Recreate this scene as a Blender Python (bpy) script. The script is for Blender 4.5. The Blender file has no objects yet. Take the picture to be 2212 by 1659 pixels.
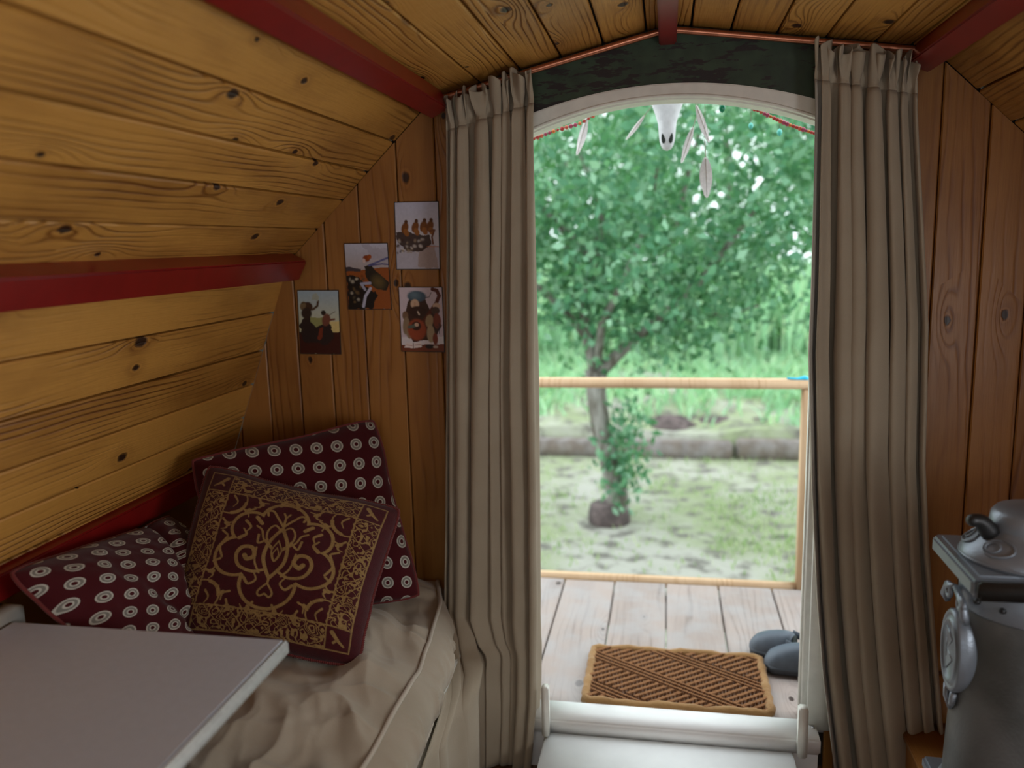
import bpy, bmesh, math, random
import numpy as np
from mathutils import Matrix, Vector

random.seed(7); RNG = np.random.default_rng(11)
S = bpy.context.scene
COL = S.collection

# ------------------------------------------------------------------ camera
F = 1783.47; YAW, PITCH, ROLL = 0.186726691, 0.168239063, -0.0261699584
CAM = np.array([0.0, 0.0, 1.45])
_cy, _sy, _cp, _sp = math.cos(YAW), math.sin(YAW), math.cos(PITCH), math.sin(PITCH)
FWD = np.array([-_sy*_cp, _cy*_cp, -_sp]); _r = np.array([_cy, _sy, 0.0]); _u = np.cross(_r, FWD)
RGT = _r*math.cos(ROLL) + _u*math.sin(ROLL); UPV = -_r*math.sin(ROLL) + _u*math.cos(ROLL)
cd = bpy.data.cameras.new('camera'); cam = bpy.data.objects.new('camera', cd); COL.objects.link(cam)
cam.matrix_world = Matrix(((RGT[0], UPV[0], -FWD[0], CAM[0]), (RGT[1], UPV[1], -FWD[1], CAM[1]), (RGT[2], UPV[2], -FWD[2], CAM[2]), (0, 0, 0, 1)))
cd.sensor_width = 36; cd.lens = F/2212*36; cd.clip_start = 0.02; cd.clip_end = 200
cd.dof.use_dof = True; cd.dof.focus_distance = 2.12; cd.dof.aperture_fstop = 1.6
S.camera = cam
# ------------------------------------------------------------------ world, lights, exposure
W = bpy.data.worlds.new('overcast_sky'); S.world = W; W.use_nodes = True
W.node_tree.nodes['Background'].inputs[0].default_value = (0.86, 0.94, 1.0, 1)
W.node_tree.nodes['Background'].inputs[1].default_value = 2.3
def area(name, loc, target, sx, sy, power, col):
    l = bpy.data.lights.new(name, 'AREA'); l.shape = 'RECTANGLE'; l.size = sx; l.size_y = sy; l.energy = power; l.color = col
    o = bpy.data.objects.new(name, l); COL.objects.link(o); o.location = loc
    o.rotation_euler = (Vector(target)-Vector(loc)).to_track_quat('-Z', 'Y').to_euler(); return o
area('right_window_fill', (1.27, 0.55, 1.02), (-1.3, 0.45, 1.50), 0.85, 0.50, 8.5, (0.97, 0.98, 1.0))  # fill lamp added at the unseen right window opening to brighten the interior
area('rear_window_fill', (0.0, -0.98, 1.30), (-0.1, 2.0, 1.25), 1.0, 0.6, 0.3, (0.95, 0.97, 1.0))  # weak fill lamp added at the unseen rear opening, on top of the sky
S.view_settings.view_transform = 'Standard'; S.view_settings.look = 'None'
S.view_settings.gamma = 1.0; S.view_settings.use_curve_mapping = False
S.view_settings.exposure = 0.45

# ------------------------------------------------------------------ helpers
def ray(px, py): return RGT*(px-1106)/F + UPV*(829.5-py)/F + FWD
def at_y(px, py, Y): d = ray(px, py); return CAM + d*(Y/d[1])
def at_z(px, py, Z): d = ray(px, py); return CAM + d*((Z-CAM[2])/d[2])
def at_x(px, py, X): d = ray(px, py); return CAM + d*(X/d[0])

def mesh(name, verts, faces, mat, parent=None, smooth=False, loc=None, mats=None):
    me = bpy.data.meshes.new(name)
    me.from_pydata([tuple(map(float, v)) for v in verts], [], [tuple(map(int, f)) for f in faces]); me.update()
    o = bpy.data.objects.new(name, me); COL.objects.link(o)
    if mat: me.materials.append(mat)
    if smooth: me.polygons.foreach_set('use_smooth', [True]*len(me.polygons))
    if parent: o.parent = parent
    if loc is not None: o.location = loc
    return o
def fix(o):
    bm = bmesh.new(); bm.from_mesh(o.data); bmesh.ops.recalc_face_normals(bm, faces=bm.faces); bm.to_mesh(o.data); bm.free(); return o
def empty(name, loc=(0, 0, 0)):
    o = bpy.data.objects.new(name, None); COL.objects.link(o); o.location = loc; o.empty_display_size = .05; return o
def tag(o, label=None, cat=None, group=None, kind=None):
    if label: o['label'] = label
    if cat: o['category'] = cat
    if group: o['group'] = group
    if kind: o['kind'] = kind
    return o
def under(child, parent):          # parent while keeping world placement (parents carry location only)
    child.parent = parent; child.location = Vector(child.location)-Vector(parent.location); return child
BOXF = [(0, 3, 2, 1), (4, 5, 6, 7), (0, 1, 5, 4), (1, 2, 6, 5), (2, 3, 7, 6), (3, 0, 4, 7)]
def box(name, lo, hi, mat, parent=None, bevel=0.0, seg=2):
    x0, y0, z0 = lo; x1, y1, z1 = hi
    o = mesh(name, [(x0, y0, z0), (x1, y0, z0), (x1, y1, z0), (x0, y1, z0), (x0, y0, z1), (x1, y0, z1), (x1, y1, z1), (x0, y1, z1)], BOXF, mat, None)
    if bevel:
        bm = bmesh.new(); bm.from_mesh(o.data)
        bmesh.ops.bevel(bm, geom=list(bm.edges), offset=bevel, segments=seg, affect='EDGES'); bm.to_mesh(o.data); bm.free()
        if seg > 1: o.data.polygons.foreach_set('use_smooth', [True]*len(o.data.polygons))
    if parent: under(o, parent)
    return o
def tube_data(pts, rad, n=8, closed=False, caps=True):
    pts = [Vector(p) for p in pts]; m = len(pts); R = rad if hasattr(rad, '__len__') else [rad]*m
    V = []; Fc = []; prev = None
    for i, p in enumerate(pts):
        a = pts[(i-1) % m] if (i or closed) else p; b = pts[(i+1) % m] if (i < m-1 or closed) else p
        t = (b-a).normalized()
        if prev is None:
            ref = Vector((0, 0, 1)) if abs(t.z) < .9 else Vector((1, 0, 0)); nx = t.cross(ref).normalized()
        else:
            nx = (prev - t*prev.dot(t)).normalized()
        prev = nx; ny = t.cross(nx)
        for k in range(n):
            a_ = 2*math.pi*k/n; V.append(p+(nx*math.cos(a_)+ny*math.sin(a_))*R[i])
    for i in range(m if closed else m-1):
        j = (i+1) % m
        for k in range(n):
            k2 = (k+1) % n; Fc.append((i*n+k, i*n+k2, j*n+k2, j*n+k))
    if caps and not closed:
        Fc.append(tuple(range(n-1, -1, -1))); Fc.append(tuple(range((m-1)*n, m*n)))
    return V, Fc
def tube(name, pts, rad, mat, parent=None, n=8, closed=False, smooth=True):
    V, Fc = tube_data(pts, rad, n, closed); o = mesh(name, V, Fc, mat, None, smooth)
    if parent: under(o, parent)
    return o
def join_data(parts):
    V = []; Fc = []
    for v, f in parts:
        b = len(V); V += list(v); Fc += [tuple(i+b for i in q) for q in f]
    return V, Fc
def loft(name, rings, mat, parent=None, caps=True, smooth=True):
    n = len(rings[0]); V = [p for r in rings for p in r]; Fc = []
    for i in range(len(rings)-1):
        for k in range(n):
            k2 = (k+1) % n; Fc.append((i*n+k, i*n+k2, (i+1)*n+k2, (i+1)*n+k))
    if caps: Fc.append(tuple(range(n-1, -1, -1))); Fc.append(tuple(range((len(rings)-1)*n, len(rings)*n)))
    o = fix(mesh(name, V, Fc, mat, None, smooth))
    if parent: under(o, parent)
    return o
def lathe(name, prof, mat, parent=None, n=40, c=(0, 0), smooth=True, sy=1.0):
    rings = [[(c[0]+r*math.cos(2*math.pi*k/n), c[1]+sy*r*math.sin(2*math.pi*k/n), z) for k in range(n)] for r, z in prof]
    return loft(name, rings, mat, parent, True, smooth)
def prism(name, poly, axis, a, b, mat, parent=None, bevel=0):
    """extrude a 2-D polygon along x, y or z between a and b"""
    def P(q, t):
        return {'x': (t, q[0], q[1]), 'y': (q[0], t, q[1]), 'z': (q[0], q[1], t)}[axis]
    n = len(poly); V = [P(q, a) for q in poly]+[P(q, b) for q in poly]
    Fc = [tuple(range(n)), tuple(range(2*n-1, n-1, -1))]+[(i, (i+1) % n, n+(i+1) % n, n+i) for i in range(n)]
    o = fix(mesh(name, V, Fc, mat))
    if bevel:
        bm = bmesh.new(); bm.from_mesh(o.data)
        bmesh.ops.bevel(bm, geom=list(bm.edges), offset=bevel, segments=2, affect='EDGES'); bm.to_mesh(o.data); bm.free()
    if parent: under(o, parent)
    return o
def vnoise(x, y, seed=0):
    x = np.asarray(x, float); y = np.asarray(y, float)
    xi = np.floor(x).astype(np.int64); yi = np.floor(y).astype(np.int64); fx = x-xi; fy = y-yi
    fx = fx*fx*(3-2*fx); fy = fy*fy*(3-2*fy)
    def h(a, b):
        n = (a*374761393+b*668265263+seed*974711) & 0x7fffffff
        n = ((n ^ (n >> 13))*1274126177) & 0x7fffffff
        return ((n ^ (n >> 16)) & 0xffff)/65535.0
    return (h(xi, yi)*(1-fx)+h(xi+1, yi)*fx)*(1-fy)+(h(xi, yi+1)*(1-fx)+h(xi+1, yi+1)*fx)*fy
def fbm(x, y, o=4, seed=0):
    s = 0; a = .5
    for i in range(o): s = s+a*vnoise(np.asarray(x)*2**i, np.asarray(y)*2**i, seed+i*17); a *= .5
    return s
def gridfaces(nu, nv):
    i, j = np.meshgrid(np.arange(nu-1), np.arange(nv-1), indexing='ij'); a = (i*nv+j).ravel()
    return np.stack([a, a+nv, a+nv+1, a+1], 1)
def set_uv(o, uv):      # uv per vertex
    me = o.data; l = me.uv_layers.new(name='UVMap'); vi = np.empty(len(me.loops), int); me.loops.foreach_get('vertex_index', vi)
    l.data.foreach_set('uv', np.asarray(uv)[vi].ravel())
def set_col(o, rgb):    # linear colour per vertex
    me = o.data; a = me.color_attributes.new('print', 'FLOAT_COLOR', 'POINT')
    c = np.ones((len(me.vertices), 4)); c[:, :3] = rgb; a.data.foreach_set('color', c.ravel())
def lin(c): c = np.asarray(c, float)/255; return np.where(c <= .04045, c/12.92, ((c+.055)/1.055)**2.4)

# ------------------------------------------------------------------ materials
class NT:
    def __init__(s, name):
        s.m = bpy.data.materials.new(name); s.m.use_nodes = True; s.t = s.m.node_tree; s.b = s.t.nodes['Principled BSDF']
    def n(s, typ, **kw):
        x = s.t.nodes.new('ShaderNode'+typ)
        for k, v in kw.items(): setattr(x, k, v)
        return x
    def l(s, a, b): s.t.links.new(a, b); return s
    def inp(s, node, key, v):
        if hasattr(v, 'is_output') or isinstance(v, bpy.types.NodeSocket): s.t.links.new(v, node.inputs[key])
        else: node.inputs[key].default_value = v
    def math(s, op, a, b=None, c=None, clamp=False):
        x = s.n('Math', operation=op, use_clamp=clamp); s.inp(x, 0, a)
        if b is not None: s.inp(x, 1, b)
        if c is not None: s.inp(x, 2, c)
        return x.outputs[0]
    def mix(s, f, a, b, mode='MIX'):
        x = s.n('Mix', data_type='RGBA', blend_type=mode); s.inp(x, 0, f)
        for k, v in ((6, a), (7, b)):
            if isinstance(v, (tuple, list)): v = tuple(v)[:3]+(1,)
            s.inp(x, k, v)
        return x.outputs[2]
    def ss(s, v, a, b, lo=0, hi=1):
        x = s.n('MapRange', interpolation_type='SMOOTHSTEP'); s.inp(x, 0, v); s.inp(x, 1, a); s.inp(x, 2, b); s.inp(x, 3, lo); s.inp(x, 4, hi); return x.outputs[0]
    def noise(s, vec, scale=1, detail=3, rough=.5, dim='3D'):
        x = s.n('TexNoise', noise_dimensions=dim)
        if vec is not None: s.l(vec, x.inputs['Vector'])
        x.inputs['Scale'].default_value = scale; x.inputs['Detail'].default_value = detail; x.inputs['Roughness'].default_value = rough
        return x.outputs['Fac']
    def vmul(s, vec, t):
        x = s.n('VectorMath', operation='MULTIPLY'); s.l(vec, x.inputs[0]); x.inputs[1].default_value = t; return x.outputs[0]
    def vadd(s, a, b):
        x = s.n('VectorMath', operation='ADD'); s.l(a, x.inputs[0])
        if isinstance(b, tuple): x.inputs[1].default_value = b
        else: s.l(b, x.inputs[1])
        return x.outputs[0]
    def obj(s): return s.n('TexCoord').outputs['Object']
    def sep(s, v): x = s.n('SeparateXYZ'); s.l(v, x.inputs[0]); return x.outputs
    def comb(s, x, y, z=0.0):
        c = s.n('CombineXYZ'); s.inp(c, 0, x); s.inp(c, 1, y); s.inp(c, 2, z); return c.outputs[0]
    def bump(s, h, strength=.3, dist=.01):
        x = s.n('Bump'); x.inputs['Strength'].default_value = strength; x.inputs['Distance'].default_value = dist
        s.l(h, x.inputs['Height']); s.l(x.outputs[0], s.b.inputs['Normal'])
    def set(s, col=None, rough=None, metal=None, spec=None):
        if col is not None:
            if isinstance(col, (tuple, list)): s.b.inputs['Base Color'].default_value = tuple(col)[:3]+(1,)
            else: s.l(col, s.b.inputs['Base Color'])
        if rough is not None: s.inp(s.b, 'Roughness', rough)
        if metal is not None: s.inp(s.b, 'Metallic', metal)
        if spec is not None: s.inp(s.b, 'Specular IOR Level', spec)
        return s

def wood(name, light, dark, knotc=(.035, .014, .006), rough=.42, knots=.62, ringf=34, relief=.35, grey=0.0):
    """pine board: x across, y along; flowing growth rings that bend round knots"""
    m = NT(name); oi = m.n('ObjectInfo').outputs['Random']
    off = m.comb(m.math('MULTIPLY', oi, 13.7), m.math('MULTIPLY', oi, 71.3), m.math('MULTIPLY', oi, 31.0))
    p = m.vadd(m.obj(), off); X, Y, Z = m.sep(p)
    flat = m.comb(m.math('MULTIPLY', X, 6.5), m.math('MULTIPLY', Y, 2.7), 0.0)
    vo = m.n('TexVoronoi', voronoi_dimensions='2D', feature='F1'); m.l(flat, vo.inputs['Vector']); vo.inputs['Scale'].default_value = 1; vo.inputs['Randomness'].default_value = 1
    pos = m.sep(vo.outputs['Position']); fl = m.sep(flat); rc = m.n('SeparateColor'); m.l(vo.outputs['Color'], rc.inputs[0])
    dx = m.math('DIVIDE', m.math('SUBTRACT', fl[0], pos[0]), 6.5); dy = m.math('DIVIDE', m.math('SUBTRACT', fl[1], pos[1]), 2.7)
    pres = m.math('GREATER_THAN', rc.outputs[1], 1-knots)
    size = m.math('MULTIPLY_ADD', rc.outputs[0], .0115, .0050)
    wob = m.math('MULTIPLY', m.math('SUBTRACT', m.noise(p, 60, 2), .5), .008)
    d = m.math('ADD', m.math('SQRT', m.math('ADD', m.math('POWER', dx, 2.0), m.math('POWER', m.math('MULTIPLY', dy, .62), 2.0))), wob)
    rel = m.math('DIVIDE', d, size)
    core = m.math('MULTIPLY', m.ss(rel, .55, 1.05, 1, 0), pres)
    halo = m.math('MULTIPLY', m.ss(rel, .8, 3.4, 1, 0), pres)
    g = m.math('POWER', 2.718, m.math('MULTIPLY', m.math('ADD', m.math('POWER', m.math('DIVIDE', dx, .026), 2.0), m.math('POWER', m.math('DIVIDE', dy, .085), 2.0)), -1.0))
    warp = m.noise(m.comb(m.math('MULTIPLY', X, 4), m.math('MULTIPLY', Y, .65), Z), 1, 2)
    fine = m.noise(m.comb(m.math('MULTIPLY', X, 22), m.math('MULTIPLY', Y, 3.2), Z), 1, 2)
    h = m.math('MULTIPLY', X, ringf)
    h = m.math('ADD', h, m.math('MULTIPLY', warp, 7.5)); h = m.math('ADD', h, m.math('MULTIPLY', fine, 1.1))
    h = m.math('ADD', h, m.math('MULTIPLY', m.math('MULTIPLY', g, pres), 2.6))
    sn = m.math('MULTIPLY_ADD', m.math('SINE', m.math('MULTIPLY', h, 6.2832)), .5, .5)
    line = m.math('POWER', sn, 5.0)
    area_ = m.ss(m.noise(m.comb(m.math('MULTIPLY', X, 9), m.math('MULTIPLY', Y, 1.6), Z), 1, 2), .38, .66)
    fib = m.noise(m.comb(m.math('MULTIPLY', X, 420), m.math('MULTIPLY', Y, 9), Z), 1, 2)
    tone = m.noise(m.comb(m.math('MULTIPLY', X, 10), m.math('MULTIPLY', Y, 2.2), Z), 1, 3)
    blot = m.noise(p, 9, 3)
    k = m.math('ADD', m.math('MULTIPLY', m.ss(tone, .3, .75), .45), m.math('MULTIPLY', m.math('MULTIPLY', line, area_), .62))
    k = m.math('ADD', k, m.math('MULTIPLY', m.math('SUBTRACT', fib, .5), .55)); k = m.math('ADD', k, m.math('MULTIPLY', m.math('SUBTRACT', oi, .5), .42))
    k = m.math('ADD', k, m.math('MULTIPLY', m.math('SUBTRACT', blot, .5), .45))
    k = m.math('ADD', k, m.math('MULTIPLY', halo, .33), clamp=True)
    c = m.mix(k, light, dark); c = m.mix(core, c, knotc)
    ring = m.math('MULTIPLY', m.math('MULTIPLY', m.ss(rel, .9, 1.05), m.ss(rel, 1.2, 1.5, 1, 0)), pres)
    c = m.mix(m.math('MULTIPLY', ring, .35), c, tuple(min(1, v*1.15) for v in light))
    if grey: c = m.mix(m.math('MULTIPLY', m.ss(blot, .35, .7), grey), c, (.40, .385, .38))
    m.set(c, m.math('MULTIPLY_ADD', fib, .22, rough-.11), spec=.45)
    hh = m.math('SUBTRACT', m.math('MULTIPLY', m.math('MULTIPLY', line, area_), -.8), m.math('MULTIPLY', core, .8))
    hh = m.math('ADD', hh, m.math('MULTIPLY', fib, .25)); hh = m.math('ADD', hh, m.math('MULTIPLY', blot, .8))
    m.bump(hh, relief, .004)
    return m.m

def paint(name, col, rough=.4, var=.12, bump=.1, scale=30, wear=None):
    m = NT(name); p = m.obj(); n = m.noise(p, scale, 4)
    c = m.mix(m.math('MULTIPLY', m.ss(n, .3, .7), 1.0), tuple(v*(1-var) for v in col), tuple(min(1, v*(1+var)) for v in col))
    if wear:
        w = m.noise(m.vmul(p, (14, 14, 60)), 1, 4, .65); w2 = m.noise(p, 5, 2)
        c = m.mix(m.ss(m.math('ADD', w, m.math('MULTIPLY', w2, .6)), .80, .86), c, wear)
    m.set(c, rough); m.bump(n, bump, .003); return m.m

def cloth(name, col, col2=None, rough=.85, weave=900, bump=.25, wr=.15):
    m = NT(name); p = m.obj(); X, Y, Z = m.sep(p)
    n = m.noise(p, 6, 3); f = m.noise(p, weave*.5, 1)
    c = m.mix(m.ss(n, .3, .7), col, col2 or tuple(v*.88 for v in col)); c = m.mix(m.math('MULTIPLY', f, .25), c, tuple(v*.6 for v in col))
    m.set(c, rough, spec=.2); m.b.inputs['Sheen Weight'].default_value = .15; m.b.inputs['Sheen Roughness'].default_value = .5
    hgt = m.math('ADD', m.math('MULTIPLY', f, .15), m.math('MULTIPLY', m.noise(p, 38, 3), wr*3)); m.bump(hgt, bump, .006); return m.m

def attr_mat(name, rough=.7, bump=0, noise=0, sheen=0):
    m = NT(name); a = m.n('Attribute', attribute_name='print').outputs['Color']
    if noise: a = m.mix(m.math('MULTIPLY', m.noise(m.obj(), 260, 2), noise), a, (.02, .006, .006))
    m.set(a, rough, spec=.3)
    if sheen: m.b.inputs['Sheen Weight'].default_value = sheen
    if bump: m.bump(m.noise(m.obj(), 420, 2), bump, .003)
    return m.m

def dots(name, base=(.058, .005, .007), ring=(.48, .45, .38), n=6.5):
    m = NT(name); uv = m.n('UVMap').outputs[0]; wob = m.noise(m.vmul(uv, (14, 14, 14)), 1, 2); U, V, _ = m.sep(uv)
    def lat(ou, ov):
        a = m.math('SUBTRACT', m.math('FRACT', m.math('MULTIPLY_ADD', U, n, ou)), .5)
        b = m.math('SUBTRACT', m.math('FRACT', m.math('MULTIPLY_ADD', V, n, ov)), .5)
        return m.math('SQRT', m.math('ADD', m.math('POWER', a, 2.0), m.math('POWER', b, 2.0)))
    d = m.math('MINIMUM', lat(0.0, 0.0), lat(.5, .5)); d = m.math('ADD', d, m.math('MULTIPLY', m.math('SUBTRACT', wob, .5), .05))
    disc = m.math('MULTIPLY', m.ss(d, .205, .222, 1, 0), m.ss(d, .062, .075))
    rim = m.math('MAXIMUM', m.math('MULTIPLY', m.ss(d, .165, .18), m.ss(d, .21, .222, 1, 0)), m.math('MULTIPLY', m.ss(d, .06, .07), m.ss(d, .10, .115, 1, 0)))
    f = m.noise(m.vmul(uv, (300, 300, 1)), 1, 1)
    rc = m.mix(rim, tuple(v*.42 for v in ring), ring); bc = m.mix(f, tuple(v*.7 for v in base), tuple(v*1.3 for v in base))
    m.set(m.mix(disc, bc, rc), .9, spec=.15); m.b.inputs['Sheen Weight'].default_value = .12
    m.bump(m.math('ADD', m.math('MULTIPLY', f, .2), m.noise(m.obj(), 30, 3)), .25, .006); return m.m

M = {}
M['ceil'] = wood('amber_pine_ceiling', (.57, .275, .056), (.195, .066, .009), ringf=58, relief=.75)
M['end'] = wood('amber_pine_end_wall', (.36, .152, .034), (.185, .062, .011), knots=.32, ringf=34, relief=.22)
M['back'] = paint('dark_gap', (.018, .010, .006), .8)
M['beam'] = paint('red_gloss_paint', (.215, .008, .007), .28, .08, .05, 18)
M['green'] = paint('worn_dark_green_paint', (.025, .045, .021), .55, .3, .3, 20, wear=(.014, .007, .005))
M['cream'] = paint('cream_white_paint', (.78, .76, .68), .45, .05, .08, 24)
M['floor'] = wood('dark_floor_boards', (.20, .11, .05), (.10, .05, .02))
M['white'] = paint('white_floor_paint', (.90, .90, .88), .5, .03, .05, 10)
M['copper'] = paint('copper_pipe', (.60, .23, .13), .3, .1, .02, 40); M['copper'].node_tree.nodes['Principled BSDF'].inputs['Metallic'].default_value = .85
M['curtain'] = cloth('taupe_cotton', (.385, .318, .230), (.345, .280, .198), wr=.1, bump=.2)
M['tape'] = cloth('pale_lining', (.37, .335, .28))
M['matt'] = cloth('khaki_cotton', (.42, .35, .265), (.365, .30, .22), bump=.3, wr=.2)
M['mpipe'] = cloth('khaki_piping', (.52, .45, .36))
M['dots'] = dots('maroon_ring_print')
M['redpipe'] = cloth('maroon_piping', (.16, .028, .025))
M['maroon'] = cloth('maroon_plain', (.075, .007, .010))
M['tapestry'] = attr_mat('gold_on_maroon_weave', .9, .35, .25, .1)
M['card'] = attr_mat('card_print', .38)
M['cardedge'] = paint('dark_card_edge', (.012, .010, .010), .6)
M['table'] = paint('cooled_grey_white_laminate', (.54, .61, .73), .32, .02, .02, 60)  # bluer than the table itself, offsetting warm light bounced off the wood
M['tedge'] = paint('pale_table_edge', (.66, .67, .66), .4, .10, .15, 90)
M['iron'] = None
m = NT('cast_iron'); p = m.obj(); n1 = m.noise(p, 7, 4); n2 = m.noise(p, 160, 3)
m.set(m.mix(m.ss(n1, .3, .7), (.085, .085, .08), (.16, .16, .155)), m.math('MULTIPLY_ADD', n1, .3, .30), .55, .5); m.bump(m.math('ADD', n2, m.math('MULTIPLY', n1, .6)), .22, .003); M['iron'] = m.m
m = NT('blue_lit_iron'); p = m.obj(); n1 = m.noise(p, 12, 3); n2 = m.noise(p, 240, 2)
m.set(m.mix(n1, (.17, .195, .225), (.28, .31, .35)), .38, .45, .5); m.bump(n2, .3, .002); M['irontop'] = m.m  # bluish daylight from the door put into the base colour of this iron
M['ironblack'] = paint('black_iron', (.012, .012, .012), .45)  # near-black iron for the front rim, rivets, lid split and lever
M['deck'] = wood('weathered_deck', (.40, .325, .285), (.23, .18, .155), rough=.7, knots=.25, relief=.2, grey=.55)
M['rail'] = wood('pale_rail_pine', (.68, .46, .27), (.50, .29, .14), rough=.6, knots=.2)
M['log'] = wood('grey_sleeper', (.20, .16, .13), (.09, .07, .06), rough=.9, knots=.1, grey=.4)
M['coir'] = attr_mat('coir', .95, .6)
M['coirb'] = cloth('coir_border', (.36, .20, .075), (.27, .14, .05), bump=.6, wr=.5)
M['clog'] = paint('grey_blue_rubber', (.085, .105, .13), .55, .1, .1, 30)
M['clogd'] = paint('dark_rubber', (.03, .035, .042), .6)
M['bone'] = paint('bleached_bone', (.62, .63, .64), .6, .08, .15, 40)
M['dark'] = paint('dark_hollow', (.015, .02, .015), .9)
M['feather'] = paint('off_white_feather', (.74, .70, .68), .8, .08, .2, 120)
M['string'] = paint('string', (.25, .2, .15), .9)
def plain(name, c, r=.4): return paint(name, c, r, .1, .02, 20)
BEADS = [plain('red_bead', (.55, .05, .04)), plain('orange_bead', (.75, .20, .04)), plain('rose_bead', (.45, .06, .12)), plain('coral_bead', (.7, .13, .07))]
M['gbead'] = plain('green_glass_bead', (.01, .22, .10), .15); M['tbead'] = plain('teal_bead', (.10, .50, .40), .2); M['blue'] = plain('blue_cord', (.02, .45, .65), .5)
M['metal'] = paint('dull_metal', (.35, .34, .33), .35); M['metal'].node_tree.nodes['Principled BSDF'].inputs['Metallic'].default_value = .8

def leafmat(name, a, b, c, trans=.35):
    m = NT(name); rnd = m.n('NewGeometry').outputs['Random Per Island']
    cr = m.n('ValToRGB'); e = cr.color_ramp.elements; e[0].position = 0; e[0].color = a+(1,); e[1].position = 1; e[1].color = c+(1,); x = e.new(.55); x.color = b+(1,)
    m.l(rnd, cr.inputs[0]); m.set(cr.outputs[0], .5, spec=.4)
    tr = m.n('BsdfTranslucent'); m.l(m.mix(.5, cr.outputs[0], (.25, .6, .12)), tr.inputs[0])
    mx = m.n('MixShader'); mx.inputs[0].default_value = trans; m.l(m.b.outputs[0], mx.inputs[1]); m.l(tr.outputs[0], mx.inputs[2])
    m.l(mx.outputs[0], m.t.nodes['Material Output'].inputs[0]); return m.m
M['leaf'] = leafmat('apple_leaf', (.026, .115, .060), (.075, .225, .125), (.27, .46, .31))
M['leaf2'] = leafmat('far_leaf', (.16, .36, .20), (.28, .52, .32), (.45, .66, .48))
M['reed'] = leafmat('pale_reed', (.32, .58, .34), (.46, .74, .48), (.66, .82, .52))
M['grass'] = leafmat('short_grass', (.22, .33, .12), (.40, .48, .24), (.58, .58, .40))
m = NT('bark'); p = m.obj(); n1 = m.noise(m.vmul(p, (22, 22, 6)), 1, 4)
m.set(m.mix(m.ss(n1, .3, .7), (.09, .075, .055), (.27, .26, .23)), .9); m.bump(n1, .6, .02); M['bark'] = m.m
m = NT('patchy_earth'); p = m.obj(); n1 = m.noise(p, 1.1, 5, .6); n2 = m.noise(p, 7, 4)
c = m.mix(m.ss(n1, .38, .62), (.36, .355, .30), (.24, .28, .15)); c = m.mix(m.ss(n2, .48, .7), c, (.13, .12, .10)); m.set(c, .95); m.bump(n2, .8, .05); M['earth'] = m.m
M['soil'] = paint('dark_soil', (.10, .075, .07), .95, .4, .8, 14)

# ------------------------------------------------------------------ the wagon shell
YW, YB = 2.40, -1.0; ZF = -.15
V0 = (0.0, 2.02); L1, L2, L3 = (-.66, 1.872), (-1.145, 1.412), (-1.40, .75); R1, R2, R3 = (.664, 1.922), (1.145, 1.467), (1.40, .75)
PROF = [L3, L2, L1, V0, R1, R2, R3]
def roof(x):
    for (a, b) in zip(PROF[:-1], PROF[1:]):
        if a[0] <= x <= b[0]: return a[1]+(b[1]-a[1])*(x-a[0])/(b[0]-a[0])
    return .75
def board(parent, xs, tops, bot, thick, mat, matrix, c=.003, name='plank'):
    """board in local (x across, y along, z = face normal); xs profile stations with a top y for each"""
    w0, w1 = xs[0], xs[-1]
    mid = [(x, 0) for x in xs[1:-1]]
    pr = [(w0, -thick), (w0, -c), (w0+c, 0)]+mid+[(w1-c, 0), (w1, -c), (w1, -thick)]+[(x, -thick) for x in reversed(xs[1:-1])]
    f = lambda x: float(np.interp(x, xs, tops))
    n = len(pr); V = [(x, bot, z) for x, z in pr]+[(x, f(x), z) for x, z in pr]
    Fc = [tuple(range(n)), tuple(range(2*n-1, n-1, -1))]+[(i, n+i, n+(i+1) % n, (i+1) % n) for i in range(n)]
    o = fix(mesh(name, V, Fc, mat)); o.matrix_world = matrix; o.parent = parent; return o
def frame(o, ex, ey, ez):
    return Matrix(((ex[0], ey[0], ez[0], o[0]), (ex[1], ey[1], ez[1], o[1]), (ex[2], ey[2], ez[2], o[2]), (0, 0, 0, 1)))
def panel(parent, a, b, edges, mat, gap=.0055, y0=YB, y1=YW):
    """boards running along the wagon between two roof corners a -> b; edges measured from a"""
    ex = Vector((b[0]-a[0], 0, b[1]-a[1])).normalized(); ey = Vector((0, 1, 0)); ez = ex.cross(ey)
    if ez.dot(Vector((0, 0, 1.2))-Vector((a[0], 0, a[1]))) < 0: ex2 = -ex; flip = True
    else: ex2 = ex; flip = False
    ez = ex2.cross(ey)
    for i, (e0, e1) in enumerate(zip(edges[:-1], edges[1:])):
        w = e1-e0-gap
        o = Vector((a[0], y0, a[1]))+ex*((e1-gap) if flip else e0)
        jit = random.uniform(-.0012, .0012)
        board(parent, [0, w], [y1-y0, y1-y0], 0, .018, mat, frame(o+ez*jit, ex2, ey, ez))
def backing(name, pts, mat, off, ya=YB):
    """dark sheathing behind the boards, following the roof corners pts, pushed out by off"""
    P = [Vector((p[0], 0, p[1])) for p in pts]; c = Vector((0, 0, 1.15)); out = []
    for p in P: out.append(p+(p-c).normalized()*off)
    q = [p+(p-c).normalized()*(off+.02) for p in P]
    poly = [(v.x, v.z) for v in out]+[(v.x, v.z) for v in reversed(q)]
    return prism(name, poly, 'y', ya, YW+.09, mat)
def backing2(name, pts, mat, off, ya, yb, par):
    o = backing(name, pts, mat, off, ya); 
    for v in o.data.vertices:
        if v.co.y > 2: v.co.y = yb
    return under(o, par)
ceil = tag(backing('ceiling', [L2, L1, V0, R1, R2], M['back'], .026), 'amber pine boarded ceiling of the wagon in sloping panels', kind='structure')
wl = tag(backing('wall_left', [L3, L2], M['back'], .026), 'amber pine boarded lower left wall leaning outwards', kind='structure')
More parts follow.
